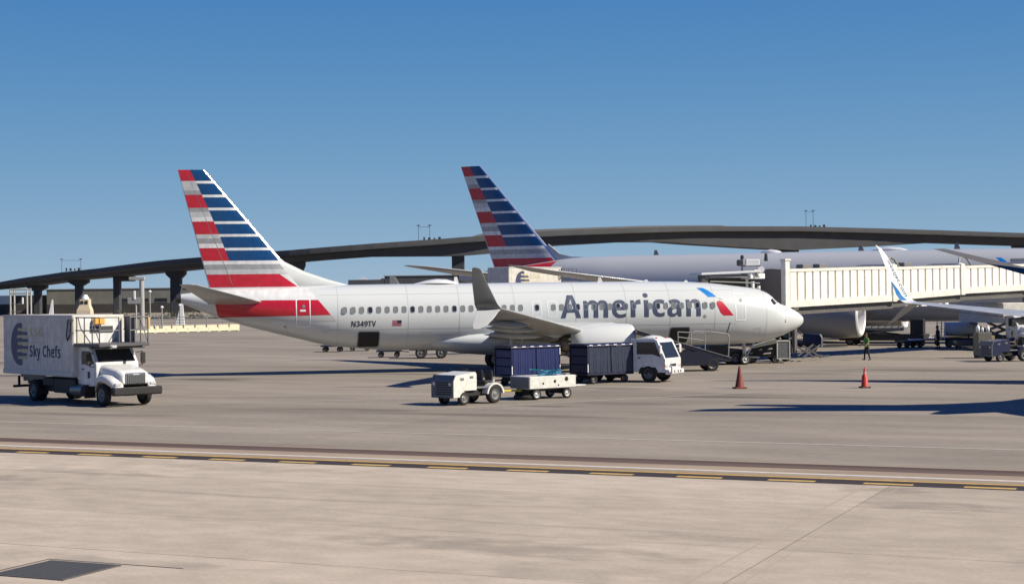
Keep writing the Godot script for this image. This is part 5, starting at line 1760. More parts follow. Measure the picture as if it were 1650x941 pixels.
func guideway() -> void:
	var root := thing("elevated_guideway", "concrete elevated train guideway with shade in its colour, sweeping across behind the airliners", "bridge")
	var con := mat("guideway shaded concrete", 0.056, 0.059, 0.068, 0.8, 0.0, 0.05)  # the concrete is paler; its shade is put into this dark tone
	var girder := []
	var near := []
	var far := []
	var deck := []
	for k in (TRACK.size() - 1) * 4 + 1:
		var u := k / 4.0
		var p := track_at(u)
		var q := track_at(minf(u + 0.05, TRACK.size() - 1.0))
		var r := track_at(maxf(u - 0.05, 0.0))
		var d := Vector3(q[0] - r[0], 0, q[1] - r[1]).normalized()
		var n := d.cross(Vector3.UP)
		if n.z < 0:
			n = -n
		var o := Vector3(p[0], 0, p[1])
		var t: float = p[2] - 0.9
		var at := func(z: float, y: float) -> Vector3: return o + n * z + Vector3(0, y, 0)
		girder.append([at.call(-2.6, p[3]), at.call(2.6, p[3]), at.call(3.2, t - 0.55), at.call(-3.2, t - 0.55)])
		deck.append([at.call(-4.6, t - 0.25), at.call(-3.0, t - 0.551), at.call(3.0, t - 0.551), at.call(4.6, t - 0.25), at.call(4.6, t), at.call(-4.6, t)])
		near.append([at.call(4.35, t), at.call(4.62, t + 0.001), at.call(4.62, t + 0.9), at.call(4.35, t + 0.9)])
		far.append([at.call(-4.62, t), at.call(-4.35, t + 0.001), at.call(-4.35, t + 0.9), at.call(-4.62, t + 0.9)])
	for q in [["girder", girder], ["deck", deck], ["parapet", near], ["parapet", far]]:
		var st := new_st()
		loft(st, q[1], FLAT, true)
		put(q[0], st, con, root)
	# far parapet strip over the middle spans, coloured paler to look sunlit
	var sw := []
	for k in 25:
		var u := 9.0 + k * 0.24
		var p := track_at(u)
		var q := track_at(u + 0.05)
		var d := Vector3(q[0] - p[0], 0, q[1] - p[1]).normalized()
		var n := d.cross(Vector3.UP)
		if n.z < 0:
			n = -n
		var o := Vector3(p[0], 0, p[1])
		var y: float = p[2] - 0.9
		var hgt := 1.5 * clampf(minf(k * 0.25, (24 - k) * 0.5), 0.05, 1.0)
		sw.append([o - n * 4.9 + Vector3(0, y, 0), o - n * 4.65 + Vector3(0, y, 0), o - n * 4.65 + Vector3(0, y + hgt, 0), o - n * 4.9 + Vector3(0, y + hgt, 0)])
	var ss := new_st()
	loft(ss, sw, FLAT, true)
	put("sunlit_strip", ss, mat("guideway sunlit tone", 0.1, 0.1, 0.105, 0.8), root)
	# piers: x, z, half width, cap half width, soffit
	for q in [[-138.2, -470.0, 0.95, 2.8, 8.4], [-116.7, -435.0, 0.95, 2.6, 9.5], [-99.1, -405.0, 0.8, 0.8, 9.9], [-77.0, -370.0, 1.2, 2.2, 10.5], [-45.9, -345.0, 1.3, 1.7, 11.7], [-11.6, -350.0, 1.35, 1.4, 12.7], [69.0, -400.0, 2.1, 2.1, 14.2], [136.0, -430.0, 1.9, 2.4, 15.3]]:
		var st := new_st()
		box(st, Vector3(q[0], (q[4] - 1.6) / 2.0, q[1]), Vector3(q[2] * 2.0, q[4] - 1.6, 2.4), 0.12)
		var a: float = q[2]
		var b: float = q[3]
		var y: float = q[4]
		var xf := Transform3D(Basis.IDENTITY, Vector3(q[0], 0, q[1]))
		if b > a + 0.3:
			prism(st, [Vector2(-b, y + 0.05), Vector2(-b, y - 0.7), Vector2(-a, y - 1.65), Vector2(a, y - 1.65), Vector2(b, y - 0.7), Vector2(b, y + 0.05)], -1.3, 1.3, xf)
		else:
			box(st, Vector3(q[0], y - 0.8, q[1]), Vector3(a * 2.0, 1.7, 2.4), 0.02)
		put("pier", st, con, root)
	var sb := new_st()
	box(sb, Vector3(-99.1 + 2.6, 9.9 - 0.6, -403.0), Vector3(4.6, 1.3, 2.0), 0.05)
	put("cross_beam", sb, con, root)
	# thin signal frames on the deck
	for q in [[-118.56, -425.0, 11.9, 5.0, 3.0], [-19.9, -346.0, 16.1, 2.4, 3.2], [73.5, -402.0, 19.9, 1.8, 4.2]]:
		var st := new_st()
		for x in [0.0, q[3]]:
			cyl(st, Vector3(q[0] + x, q[2] - 0.8, q[1]), Vector3(q[0] + x, q[2] + q[4], q[1]), 0.06, 0.05, 6)
			box(st, Vector3(q[0] + x, q[2] + q[4], q[1]), Vector3(0.7, 0.2, 0.3), 0.02)
		cyl(st, Vector3(q[0], q[2] + q[4] - 0.35, q[1]), Vector3(q[0] + q[3], q[2] + q[4] - 0.35, q[1]), 0.04, -1.0, 6)
		put("signal_frame", st, mat("signal dark", 0.05, 0.052, 0.055, 0.6), root)
		for k in 4:
			var bs := new_st()
			box(bs, Vector3(q[0] + 1.2 + k * 1.1, q[2] + 0.25, q[1]), Vector3(0.35 + 0.2 * (k % 2), 0.9 - 0.2 * (k % 3), 0.4), 0.03)
			put("track_cabinet", bs, mat("signal dark", 0.05, 0.052, 0.055), root)


# ------------------------------------------------------------------ buildings and small things beyond the apron
func buildings() -> void:
	var root := thing("warehouse", "long low grey green warehouse with dark base behind the guideway piers", "building", Vector3(-112.0, 0, -500.0), 0.0)
	var wall := mat("warehouse wall", 0.2, 0.2, 0.175, 0.8, 0.0, 0.03)
	var base := mat("warehouse base", 0.06, 0.053, 0.05, 0.8, 0.0, 0.05)
	var x := -28.0
	for k in 11:
		var st := new_st()
		box(st, Vector3(x + 3.8, 4.9, 0), Vector3(7.56, 4.4, 30), 0.04)
		put("wall_panel", st, wall, root)
		var b := new_st()
		box(b, Vector3(x + 3.8, 1.35, 0.2), Vector3(7.56, 2.7, 30), 0.04)
		put("base_panel", b, base, root)
		x += 7.6
	var rf := new_st()
	box(rf, Vector3(13.8, 7.22, 0), Vector3(84.0, 0.3, 30.4), 0.03)
	put("roof", rf, mat("roof edge", 0.15, 0.15, 0.15, 0.7), root)
	var low := new_st()
	box(low, Vector3(-36.0, 2.8, 2), Vector3(15.6, 5.6, 20), 0.05)
	put("annex", low, base, root)
	var aw := new_st()
	box(aw, Vector3(-41.5, 4.3, 12.05), Vector3(3.6, 2.6, 0.1), 0.02)
	put("bright_panel", aw, mat("sky pane", 0.45, 0.5, 0.55, 0.2), root)
	for q in [[-9.6, 3.7], [-3.6, 3.7], [2.0, 3.7]]:
		var w := new_st()
		box(w, Vector3(q[0] + 4.5, q[1], 15.06), Vector3(3.6, 1.1, 0.12), 0.02)
		var o := put("window", w, mat("dark window", 0.02, 0.022, 0.026, 0.15), root)
		var s := new_st()
		box(s, Vector3(q[0] + 4.5, q[1] - 0.6, 15.12), Vector3(3.9, 0.12, 0.2), 0.01)
		put("sill", s, mat("roof edge", 0.15, 0.15, 0.15), o)
	for q in [[-16.0, 3.6, 3.0], [19.5, 3.6, 5.0]]:
		var p := new_st()
		box(p, Vector3(q[0], q[1], 15.05), Vector3(q[2], 1.6, 0.1), 0.02)
		put("pale_panel", p, mat("pale panel", 0.3, 0.3, 0.28, 0.6), root)
	var mid := thing("terminal_block", "dark flat roofed block seen over the near airliner's fuselage", "building", Vector3(-9.0, 0, -345.0), 0.0)
	var dk := mat("block wall", 0.075, 0.08, 0.09, 0.8, 0.0, 0.04)
	for k in 7:
		var st := new_st()
		box(st, Vector3(-17.4 + k * 7.0 + 3.5, 3.9 + 0.25, 0), Vector3(6.97, 8.3, 22), 0.03)
		put("wall_panel", st, dk, mid)
	var st2 := new_st()
	box(st2, Vector3(-21.2, 3.85, 0), Vector3(7.4, 7.7, 22), 0.03)
	put("lower_wing", st2, dk, mid)
	var cp := new_st()
	box(cp, Vector3(7.1, 8.4, 0), Vector3(49.2, 0.2, 22.3), 0.02)
	put("roof", cp, mat("roof edge", 0.15, 0.15, 0.15), mid)
	for q in [-18.6, -22.2]:
		var v := new_st()
		prism(v, [Vector2(q, 7.7), Vector2(q + 1.2, 7.7), Vector2(q + 0.2, 8.3), Vector2(q - 0.9, 8.3)], 8.0, 8.6)
		put("roof_fin", v, mat("cart trim", 0.75, 0.75, 0.75), mid)
	for k in 6:
		var w := new_st()
		box(w, Vector3(8.0 + k * 3.6, 6.8, 11.04), Vector3(2.4, 1.6, 0.1), 0.02)
		put("window", w, mat("dark window", 0.02, 0.022, 0.026), mid)


func edge_of_apron() -> void:
	# pale barriers laid end to end
	var bar_m := mat("barrier cream", 0.66, 0.6, 0.42, 0.6, 0.0, 0.4)
	var proto: Node3D
	var n := 0
	for row in [[-50.5, -208.0, -37.3, -219.6, 11, "near"], [-52.5, -232.0, -40.6, -240.0, 8, "rear"]]:
		for k in row[4]:
			var t0: float = (k + 0.5) / row[4]
			var at := Vector3(lerpf(row[0], row[2], t0), 0, lerpf(row[1], row[3], t0))
			var d := Vector2(row[2] - row[0], row[3] - row[1])
			var turn := -d.angle()
			var lb := "pale barrier block, %s from the left, %s row beyond the airliner's tail" % [["first", "second", "third", "fourth", "fifth", "sixth", "seventh", "eighth", "ninth", "tenth", "last"][k], row[5]]
			if proto == null:
				proto = thing("barrier", lb, "barrier", at, turn, "low barriers along the apron edge")
				var st := new_st()
				prism(st, [Vector2(-0.3, 0), Vector2(-0.3, 0.15), Vector2(-0.2, 0.3), Vector2(-0.16, 0.56), Vector2(0.16, 0.56), Vector2(0.2, 0.3), Vector2(0.3, 0.15), Vector2(0.3, 0)], -0.78, 0.78, Transform3D(Basis(Vector3.UP, PI / 2), Vector3.ZERO))
				put("block", st, bar_m, proto)
				var ft := new_st()
				box(ft, Vector3(0, 0.04, 0.31), Vector3(1.2, 0.08, 0.02), 0.0)
				put("foot_slot", ft, mat("chassis black", 0.02, 0.02, 0.021), proto)
			else:
				copy(proto, lb, at, turn)
			n += 1
	# poles, posts and a white marker
	for q in [[-53.9, -240.0, 5.4, "slim grey lamp post left of the guideway pier by the tail"], [-50.4, -232.0, 3.1, "shorter grey lamp post with round white head near the barriers"], [-54.0, -262.0, 3.2, "grey post immediately right of the white tapered marker"]]:
		var p := thing("lamp_post", q[3], "lamp post", Vector3(q[0], 0, q[1]), 0.0, "thin posts beyond the barriers")
		var st := new_st()
		cyl(st, Vector3.ZERO, Vector3(0, q[2], 0), 0.12, 0.09, 10)
		put("pole", st, mat("pole grey", 0.3, 0.31, 0.3, 0.5, 0.3), p)
		var hs := new_st()
		lathe(hs, Vector3(0, q[2] - 0.05, 0), Vector3.UP, [[0, 0.05], [0.08, 0.22], [0.25, 0.24], [0.36, 0.12], [0.38, 0]], 12)
		put("lamp_head", hs, mat("cart trim", 0.75, 0.75, 0.75), p)
	var wm := thing("marker", "white tapered marker post in front of the guideway pier by the tail", "marker", Vector3(-54.6, 0, -265.0))
	var ws := new_st()
	loft(ws, [[Vector3(-0.75, 0, -0.3), Vector3(0.75, 0, -0.3), Vector3(0.75, 0, 0.3), Vector3(-0.75, 0, 0.3)], [Vector3(0.25, 3.7, -0.08), Vector3(0.5, 3.7, -0.08), Vector3(0.5, 3.7, 0.08), Vector3(0.25, 3.7, 0.08)]], FLAT, true)
	put("panel", ws, mat("cart trim", 0.75, 0.75, 0.75), wm)
	var wk := new_st()
	box(wk, Vector3(0, 0.06, 0), Vector3(1.9, 0.12, 0.9), 0.02)
	put("footing", wk, mat("pale concrete", 0.34, 0.33, 0.31), wm)
	var yb := thing("bollard", "yellow bollard at the left end of the barriers", "bollard", Vector3(-47.6, 0, -211.0))
	var ys := new_st()
	lathe(ys, Vector3.ZERO, Vector3.UP, [[0, 0.17], [2.0, 0.17], [2.12, 0.12], [2.16, 0]], 14)
	put("post", ys, mat("safety amber", 0.65, 0.34, 0.06), yb)
	var yc := new_st()
	cyl(yc, Vector3.ZERO, Vector3(0, 0.1, 0), 0.3, 0.26)
	put("collar", yc, mat("pale concrete", 0.34, 0.33, 0.31), yb)
	var ap := thing("arm_pole", "tall round concrete column with a short arm, right of the beige cabin", "column", Vector3(-60.14, 0, -262.0))
	var as1 := new_st()
	cyl(as1, Vector3.ZERO, Vector3(0, 7.7, 0), 0.42, 0.4, 16)
	put("column", as1, mat("pale concrete", 0.34, 0.33, 0.31, 0.8), ap)
	var as2 := new_st()
	box(as2, Vector3(-0.75, 7.75, 0), Vector3(2.5, 0.5, 0.9), 0.05)
	put("arm", as2, mat("pale concrete", 0.34, 0.33, 0.31), ap)
	# fence behind the barriers
	var fe := thing("fence", "low grey rail fence between the warehouse and the barriers", "fence", Vector3(-60.0, 0, -262.0))
	for k in 16:
		var st := new_st()
		cyl(st, Vector3(k * 2.6, 0, 0), Vector3(k * 2.6, 1.5, 0), 0.05, -1.0, 6)
		put("post", st, mat("pole grey", 0.3, 0.31, 0.3), fe)
	for y in [0.5, 0.95, 1.4]:
		var st := new_st()
		bar(st, Vector3(0, y, 0), Vector3(39.0, y, 0), 0.05, 0.1)
		put("rail", st, mat("pole grey", 0.3, 0.31, 0.3), fe)
	# scrub along the foot of the warehouse
	var lf := new_st()
	for k in 900:
		var cl: float = floor(rng.randf() * 9.0)
		var o := Vector3(-84.0 + cl * 5.3 + rng.randfn() * 1.1, 0, -345.0 + rng.randfn() * 1.0)
		o.y = absf(rng.randfn()) * 0.75
		var a := rng.randf() * TAU
		var s := 0.16 + rng.randf() * 0.16
		var u := Vector3(cos(a), rng.randf_range(-0.5, 0.5), sin(a)) * s
		var w := Vector3(rng.randf_range(-0.4, 0.4), 1, rng.randf_range(-0.4, 0.4)) * s
		facet(lf, [o - u, o + w, o + u], Vector3(0, 0, 1))
	var sc := put("scrub", lf, mat("scrub green", 0.06, 0.065, 0.03, 0.8), self)
	tag(sc, "low dull green scrub at the foot of the warehouse", "scrub", "", "stuff")
	# pipe frame stand left of the near truck's box
	var fs := thing("access_stand", "pale pipe framed access stand rising behind the near truck's box", "stand", Vector3(-36.6, 0, -120.0))
	var pm := mat("stand pipe", 0.42, 0.41, 0.37, 0.5, 0.2)
	for q in [[-0.62, 0.35], [0.62, 0.35], [-0.62, -0.6], [0.62, -0.6]]:
		var st := new_st()
		cyl(st, Vector3(q[0], 0, q[1]), Vector3(q[0], 5.5 if q[0] < 0 else 5.35, q[1]), 0.07, -1.0, 8)
		put("post", st, pm, fs)
	for y in [3.3, 5.15, 5.45]:
		var st := new_st()
		box(st, Vector3(0, y, 0.35), Vector3(1.3, 0.13, 0.13), 0.02)
		box(st, Vector3(0, y, -0.6), Vector3(1.3, 0.13, 0.13), 0.02)
		put("crossbar", st, pm, fs)
	for k in 8:
		var st := new_st()
		box(st, Vector3(-0.3, 0.5 + k * 0.55, 0.1), Vector3(0.6, 0.05, 0.6), 0.01)
		put("step", st, mat("rail steel", 0.16, 0.165, 0.17), fs)
	var lamp := new_st()
	box(lamp, Vector3(0.3, 4.6, 0.4), Vector3(0.12, 0.5, 0.1), 0.03)
	put("white_lamp", lamp, mat("cart trim", 0.75, 0.75, 0.75), fs)
	# tapered white sail like marker
	var sp := thing("tail_marker", "small pale pointed marker behind the middle of the near truck's box", "marker", Vector3(-47.5, 0, -166.0))
	var sps := new_st()
	loft(sps, [[Vector3(-0.55, 1.2, -0.15), Vector3(0.3, 1.2, -0.15), Vector3(0.3, 1.2, 0.15), Vector3(-0.55, 1.2, 0.15)], [Vector3(0.12, 4.6, -0.04), Vector3(0.24, 4.6, -0.04), Vector3(0.24, 4.6, 0.04), Vector3(0.12, 4.6, 0.04)]], FLAT, true)
	put("panel", sps, mat("cart trim", 0.75, 0.75, 0.75), sp)
	var spp := new_st()
	cyl(spp, Vector3(0, 0, 0), Vector3(0, 1.25, 0), 0.08)
	put("post", spp, pm, sp)
	# raised beige control cabin
	var gb := thing("control_cabin", "beige cabin with dark windows and domed top behind the near truck", "cabin", Vector3(-39.7, 0, -150.0))
	var beige := mat("cabin beige", 0.62, 0.52, 0.36, 0.6)
	var bs := new_st()
	loft(bs, [[Vector3(-0.72, 2.3, -0.6), Vector3(0.66, 2.3, -0.6), Vector3(0.66, 2.3, 0.6), Vector3(-0.72, 2.3, 0.6)], [Vector3(-0.66, 3.6, -0.55), Vector3(0.6, 3.6, -0.55), Vector3(0.6, 3.6, 0.55), Vector3(-0.66, 3.6, 0.55)], [Vector3(-0.42, 4.1, -0.45), Vector3(0.42, 4.1, -0.45), Vector3(0.42, 4.1, 0.45), Vector3(-0.42, 4.1, 0.45)], [Vector3(-0.4, 4.62, -0.42), Vector3(0.4, 4.62, -0.42), Vector3(0.4, 4.62, 0.42), Vector3(-0.4, 4.62, 0.42)]], FLAT, true)
	put("body", bs, beige, gb)
	for z in [-0.17, 0.17]:
		var w := new_st()
		box(w, Vector3(z * 1.2, 4.32, 0.45), Vector3(0.26, 0.3, 0.06), 0.01)
		put("window", w, mat("dark window", 0.02, 0.022, 0.026), gb)
	var dm := new_st()
	lathe(dm, Vector3(0, 4.6, 0), Vector3.UP, [[0, 0.36], [0.12, 0.36], [0.22, 0.3], [0.34, 0.2], [0.42, 0.18], [0.46, 0]], 14)
	put("dome", dm, mat("cart trim", 0.75, 0.75, 0.75), gb)
	var ms := new_st()
	cyl(ms, Vector3.ZERO, Vector3(0, 2.3, 0), 0.3)
	put("mast", ms, pm, gb)
	# sign post with pale board
	var sg := thing("sign_board", "pale board on a post with white lamp, right of the beige cabin", "sign", Vector3(-48.4, 0, -205.0))
	var ps := new_st()
	cyl(ps, Vector3(0.6, 0, 0), Vector3(0.6, 4.2, 0), 0.1)
	put("post", ps, pm, sg)
	var pb := new_st()
	box(pb, Vector3(0.5, 4.3, 0.1), Vector3(1.9, 0.8, 0.1), 0.02)
	put("board", pb, mat("pale panel", 0.3, 0.3, 0.28), sg)
	var pl := new_st()
	box(pl, Vector3(0.45, 5.0, 0.15), Vector3(0.26, 1.1, 0.16), 0.04)
	put("lamp", pl, mat("cart trim", 0.75, 0.75, 0.75), sg)


# ------------------------------------------------------------------ people
# a body as a field of tapered capsules with smooth joins, meshed as surface nets
func seg_dist(p: Vector3, a: Vector3, b: Vector3, ra: float, rb: float) -> float:
	var ab := b - a
	var t := clampf((p - a).dot(ab) / maxf(ab.length_squared(), 1e-9), 0.0, 1.0)
	return p.distance_to(a + ab * t) - lerpf(ra, rb, t)


func nets(st: SurfaceTool, bones: Array, cell: float, k: float) -> void:
	var lo := Vector3.ONE * 1e9
	var hi := -lo
	for b in bones:
		var r: float = maxf(b[2], b[3]) + cell * 2.5
		lo = lo.min(b[0] - Vector3.ONE * r).min(b[1] - Vector3.ONE * r)
		hi = hi.max(b[0] + Vector3.ONE * r).max(b[1] + Vector3.ONE * r)
	var n := Vector3i(((hi - lo) / cell).ceil()) + Vector3i.ONE
	var f := PackedFloat32Array()
	f.resize(n.x * n.y * n.z)
	f.fill(9.0)
	for b in bones:
		var r: float = maxf(b[2], b[3]) + cell * 2.5
		var c0 := Vector3i(((b[0].min(b[1]) - Vector3.ONE * r - lo) / cell).floor()).clamp(Vector3i.ZERO, n - Vector3i.ONE)
		var c1 := Vector3i(((b[0].max(b[1]) + Vector3.ONE * r - lo) / cell).ceil()).clamp(Vector3i.ZERO, n - Vector3i.ONE)
		for z in range(c0.z, c1.z + 1):
			for y in range(c0.y, c1.y + 1):
				for x in range(c0.x, c1.x + 1):
					var d := seg_dist(lo + Vector3(x, y, z) * cell, b[0], b[1], b[2], b[3])
					var i := x + n.x * (y + n.y * z)
					var o := f[i]
					var h := clampf(0.5 + 0.5 * (o - d) / k, 0.0, 1.0)
					f[i] = lerpf(o, d, h) - k * h * (1.0 - h)
	var verts := {}
	var corner := func(i: int, j: int, l: int) -> float: return f[i + n.x * (j + n.y * l)]
	for z in n.z - 1:
		for y in n.y - 1:
			for x in n.x - 1:
				var base := x + n.x * (y + n.y * z)
				var inside := 0
				for q in 8:
					if f[base + (q & 1) + n.x * (((q >> 1) & 1) + n.y * (q >> 2))] < 0.0:
						inside += 1
				if inside == 0 or inside == 8:
					continue
				var sum := Vector3.ZERO
				var cnt := 0
				for q in 8:
					for ax in 3:
						if q & (1 << ax):
							continue
						var q2 := q | (1 << ax)
						var a := f[base + (q & 1) + n.x * (((q >> 1) & 1) + n.y * (q >> 2))]
						var b := f[base + (q2 & 1) + n.x * (((q2 >> 1) & 1) + n.y * (q2 >> 2))]
						if (a < 0.0) != (b < 0.0):
							var p := Vector3(q & 1, (q >> 1) & 1, q >> 2)
							p[ax] += a / (a - b)
							sum += p
							cnt += 1
				verts[base] = lo + (Vector3(x, y, z) + sum / cnt) * cell
	st.set_smooth_group(1)
	var stride := [1, n.x, n.x * n.y]
	for base in verts:
		for ax in 3:
			var u: int = stride[(ax + 1) % 3]
			var v: int = stride[(ax + 2) % 3]
			var a: float = f[base]
			var b: float = f[base + stride[ax]]
			if (a < 0.0) == (b < 0.0):
				continue
			if not (verts.has(base - u) and verts.has(base - v) and verts.has(base - u - v)):
				continue
			var q := [verts[base], verts[base - u], verts[base - u - v], verts[base - v]]
			if a >= 0.0:
				q.reverse()
			q.reverse()
			for t in [[0, 1, 2], [0, 2, 3]]:
				for w in t:
					st.add_vertex(q[w])


# joints in metres; the figure faces +x
func person(label: String, at: Vector3, turn: float, pose: String, shirt: StandardMaterial3D, legs: StandardMaterial3D) -> void:
	var root := thing("person", label, "person", at, turn)
	var skin_m := mat("skin", 0.28, 0.16, 0.1, 0.6)
	var sit := pose == "sit"
	var hip := Vector3(0, 0.92, 0) if not sit else Vector3(0, 0.0, 0)
	var chest := hip + Vector3(0.02, 0.42, 0)
	var neck := hip + Vector3(0.03, 0.56, 0)
	var head := hip + Vector3(0.06, 0.72, 0)
	var body := [[neck - Vector3(0, 0.08, 0), head, 0.055, 0.055], [head + Vector3(0.0, 0.03, 0), head + Vector3(0.01, -0.04, 0), 0.1, 0.085]]
	var torso := [[hip, chest, 0.15, 0.155], [chest + Vector3(0, 0.02, -0.13), chest + Vector3(0, 0.02, 0.13), 0.085, 0.085], [hip + Vector3(0, 0.02, -0.08), hip + Vector3(0, 0.02, 0.08), 0.12, 0.12]]
	var trousers := []
	var boots := []
	var hands := []
	for s in [-1.0, 1.0]:
		var h := hip + Vector3(0, -0.02, 0.09 * s)
		var knee: Vector3
		var ankle: Vector3
		if sit:
			knee = h + Vector3(0.43, 0.02, 0.04 * s)
			ankle = knee + Vector3(0.1, -0.42, 0)
		else:
			knee = h + Vector3(0.07 * s + 0.03, -0.43, 0.02 * s)
			ankle = h + Vector3(0.14 * s - 0.02, -0.83, 0.03 * s)
		trousers.append([h, knee, 0.095, 0.065])
		trousers.append([knee, ankle, 0.065, 0.048])
		boots.append([ankle + Vector3(-0.03, -0.03, 0), ankle + Vector3(0.15, -0.045, 0), 0.045, 0.034])
		var sh := chest + Vector3(0.0, 0.05, 0.19 * s)
		var el := sh + (Vector3(0.06, -0.28, 0.08 * s) if not sit else Vector3(0.14, -0.24, 0.05 * s))
		var wr := el + (Vector3(0.2, -0.14, 0.03 * s) if not sit else Vector3(0.23, 0.02, -0.04 * s))
		torso.append([sh, sh + (el - sh) * 0.75, 0.065, 0.052])
		body.append([sh, el, 0.05, 0.042])
		body.append([el, wr, 0.042, 0.03])
		var d := (wr - el).normalized()
		var sd := d.cross(Vector3.UP).normalized()
		hands.append([wr, wr + d * 0.08, 0.026, 0.03])
		for k in 4:
			var o: Vector3 = wr + d * 0.08 + sd * (k - 1.5) * 0.019
			var ln: float = [0.03, 0.036, 0.034, 0.027][k]
			var m := o + d * ln + Vector3(0, -0.008, 0)
			hands.append([o, m, 0.0095, 0.009])
			hands.append([m, m + (d * 0.5 + Vector3(0, -0.8, 0)).normalized() * ln, 0.009, 0.0075])
		var th: Vector3 = wr + d * 0.03 + sd * 0.026
		hands.append([th, th + (d + sd * 0.9).normalized() * 0.045, 0.012, 0.009])
	# nose, brow, chin and ears belong to the head
	var face := [[head + Vector3(0.0, 0.03, 0), head + Vector3(0.015, -0.05, 0), 0.098, 0.075], [head + Vector3(0.095, 0.015, 0), head + Vector3(0.115, -0.015, 0), 0.012, 0.017], [head + Vector3(0.07, -0.085, -0.01), head + Vector3(0.07, -0.085, 0.01), 0.024, 0.024], [head + Vector3(0.088, -0.052, -0.018), head + Vector3(0.088, -0.052, 0.018), 0.01, 0.01], [head + Vector3(0, 0.02, -0.1), head + Vector3(0, -0.02, -0.098), 0.018, 0.012], [head + Vector3(0, 0.02, 0.1), head + Vector3(0, -0.02, 0.098), 0.018, 0.012]]
	var st := new_st()
	nets(st, body, 0.025, 0.03)
	nets(st, hands, 0.006, 0.008)
	nets(st, face, 0.009, 0.012)
	var bn := put("body", st, skin_m, root)
	for z in [-0.036, 0.036]:
		var e := new_st()
		cyl(e, head + Vector3(0.09, 0.012, z), head + Vector3(0.099, 0.012, z), 0.011, 0.008, 8)
		put("eye", e, mat("tyre rubber", 0.022, 0.021, 0.021), bn)
	for q in [["shirt", torso, 0.028, 0.06, shirt], ["trousers", trousers + [[hip + Vector3(0, 0.05, -0.06), hip + Vector3(0, 0.05, 0.06), 0.135, 0.135]], 0.028, 0.04, legs]]:
		var c := new_st()
		nets(c, q[1], q[2], q[3])
		put(q[0], c, q[4], root)
	for b in boots:
		var bs := new_st()
		nets(bs, [b], 0.014, 0.01)
		put("boot", bs, mat("boot black", 0.02, 0.018, 0.016, 0.6), root)
	var hr := new_st()
	nets(hr, [[head + Vector3(-0.02, 0.07, 0), head + Vector3(-0.04, 0.0, 0), 0.1, 0.085], [head + Vector3(0.05, 0.085, -0.03), head + Vector3(0.05, 0.085, 0.03), 0.05, 0.05]], 0.012, 0.03)
	put("hair", hr, mat("hair black", 0.015, 0.012, 0.01, 0.7), root)


# ------------------------------------------------------------------ ground
# drawing frame of the taxi lane: local x runs along it, local z towards the camera (v = -z)
const LANE := -0.4224


func pavement_texture(base: Color, warm: Color, w: int, h: int, seed_: int, stretch: float, dark: float, marks: Array, stains := []) -> ImageTexture:
	var layers := []
	for q in [[0.012, 4], [0.05, 3], [0.35, 2]]:
		var nz := FastNoiseLite.new()
		nz.seed = seed_ + layers.size() * 17
		nz.frequency = q[0]
		nz.fractal_octaves = q[1]
		var im := nz.get_image(int(w / stretch) if layers.size() < 2 else w, h, false, false, false)
		im.resize(w, h, Image.INTERPOLATE_CUBIC)
		layers.append(im.get_data())
	var shade := PackedFloat32Array()
	shade.resize(w * h)
	shade.fill(0.0)
	# rubber left by turning wheels: [centre x, centre y, radius, start, sweep, strength]
	for m in marks:
		var steps := int(m[2] * absf(m[4]) * 1.2)
		for i in steps:
			var a: float = m[3] + m[4] * i / steps
			var fade: float = sin(PI * i / steps)
			for d in range(-m[6], m[6] + 1):
				var x := int(m[0] + cos(a) * (m[2] + d))
				var y := int(m[1] + sin(a) * (m[2] + d) * m[7])
				if x >= 0 and y >= 0 and x < w and y < h:
					shade[y * w + x] = maxf(shade[y * w + x], m[5] * fade * (1.0 - absf(d) / (m[6] + 1.0)))
	# oil and fuel stains with ragged rims: [centre x, centre y, radii, strength]
	var rag: PackedByteArray = layers[1]
	for q in stains:
		for y in range(maxi(0, int(q[1] - q[3] * 1.5)), mini(h, int(q[1] + q[3] * 1.5) + 1)):
			for x in range(maxi(0, int(q[0] - q[2] * 1.5)), mini(w, int(q[0] + q[2] * 1.5) + 1)):
				var d: float = Vector2(float(x - q[0]) / float(q[2]), float(y - q[1]) / float(q[3])).length() + (rag[y * w + x] / 255.0 - 0.5) * 0.8
				if d < 1.0:
					shade[y * w + x] = maxf(shade[y * w + x], q[4] * (1.0 - smoothstep(0.2, 1.0, d)))
	var out := PackedByteArray()
	out.resize(w * h * 3)
	var a0: PackedByteArray = layers[0]
	var a1: PackedByteArray = layers[1]
	var a2: PackedByteArray = layers[2]
	for i in w * h:
		var big := a0[i] / 255.0 - 0.5
		var mid := a1[i] / 255.0 - 0.5
		var fine := a2[i] / 255.0 - 0.5
		var k := (1.0 + big * dark + mid * dark * 0.8 + fine * 0.1) * (1.0 - shade[i])
		var t := clampf(0.5 + big * 1.5 - mid, 0.0, 1.0)
		out[i * 3] = int(clampf(lerpf(base.r, warm.r, t) * k, 0, 1) * 255)
		out[i * 3 + 1] = int(clampf(lerpf(base.g, warm.g, t) * k, 0, 1) * 255)
		out[i * 3 + 2] = int(clampf(lerpf(base.b, warm.b, t) * k, 0, 1) * 255)
	return ImageTexture.create_from_image(Image.create_from_data(w, h, false, Image.FORMAT_RGB8, out))


func slab_mat(key: String, tex: Texture2D, tone: float, rough: float) -> StandardMaterial3D:
	var m := StandardMaterial3D.new()
	m.resource_name = key
	m.albedo_texture = tex
	m.albedo_color = Color(tone, tone, tone)
	m.roughness = rough
	m.metallic_specular = 0.3
	return m


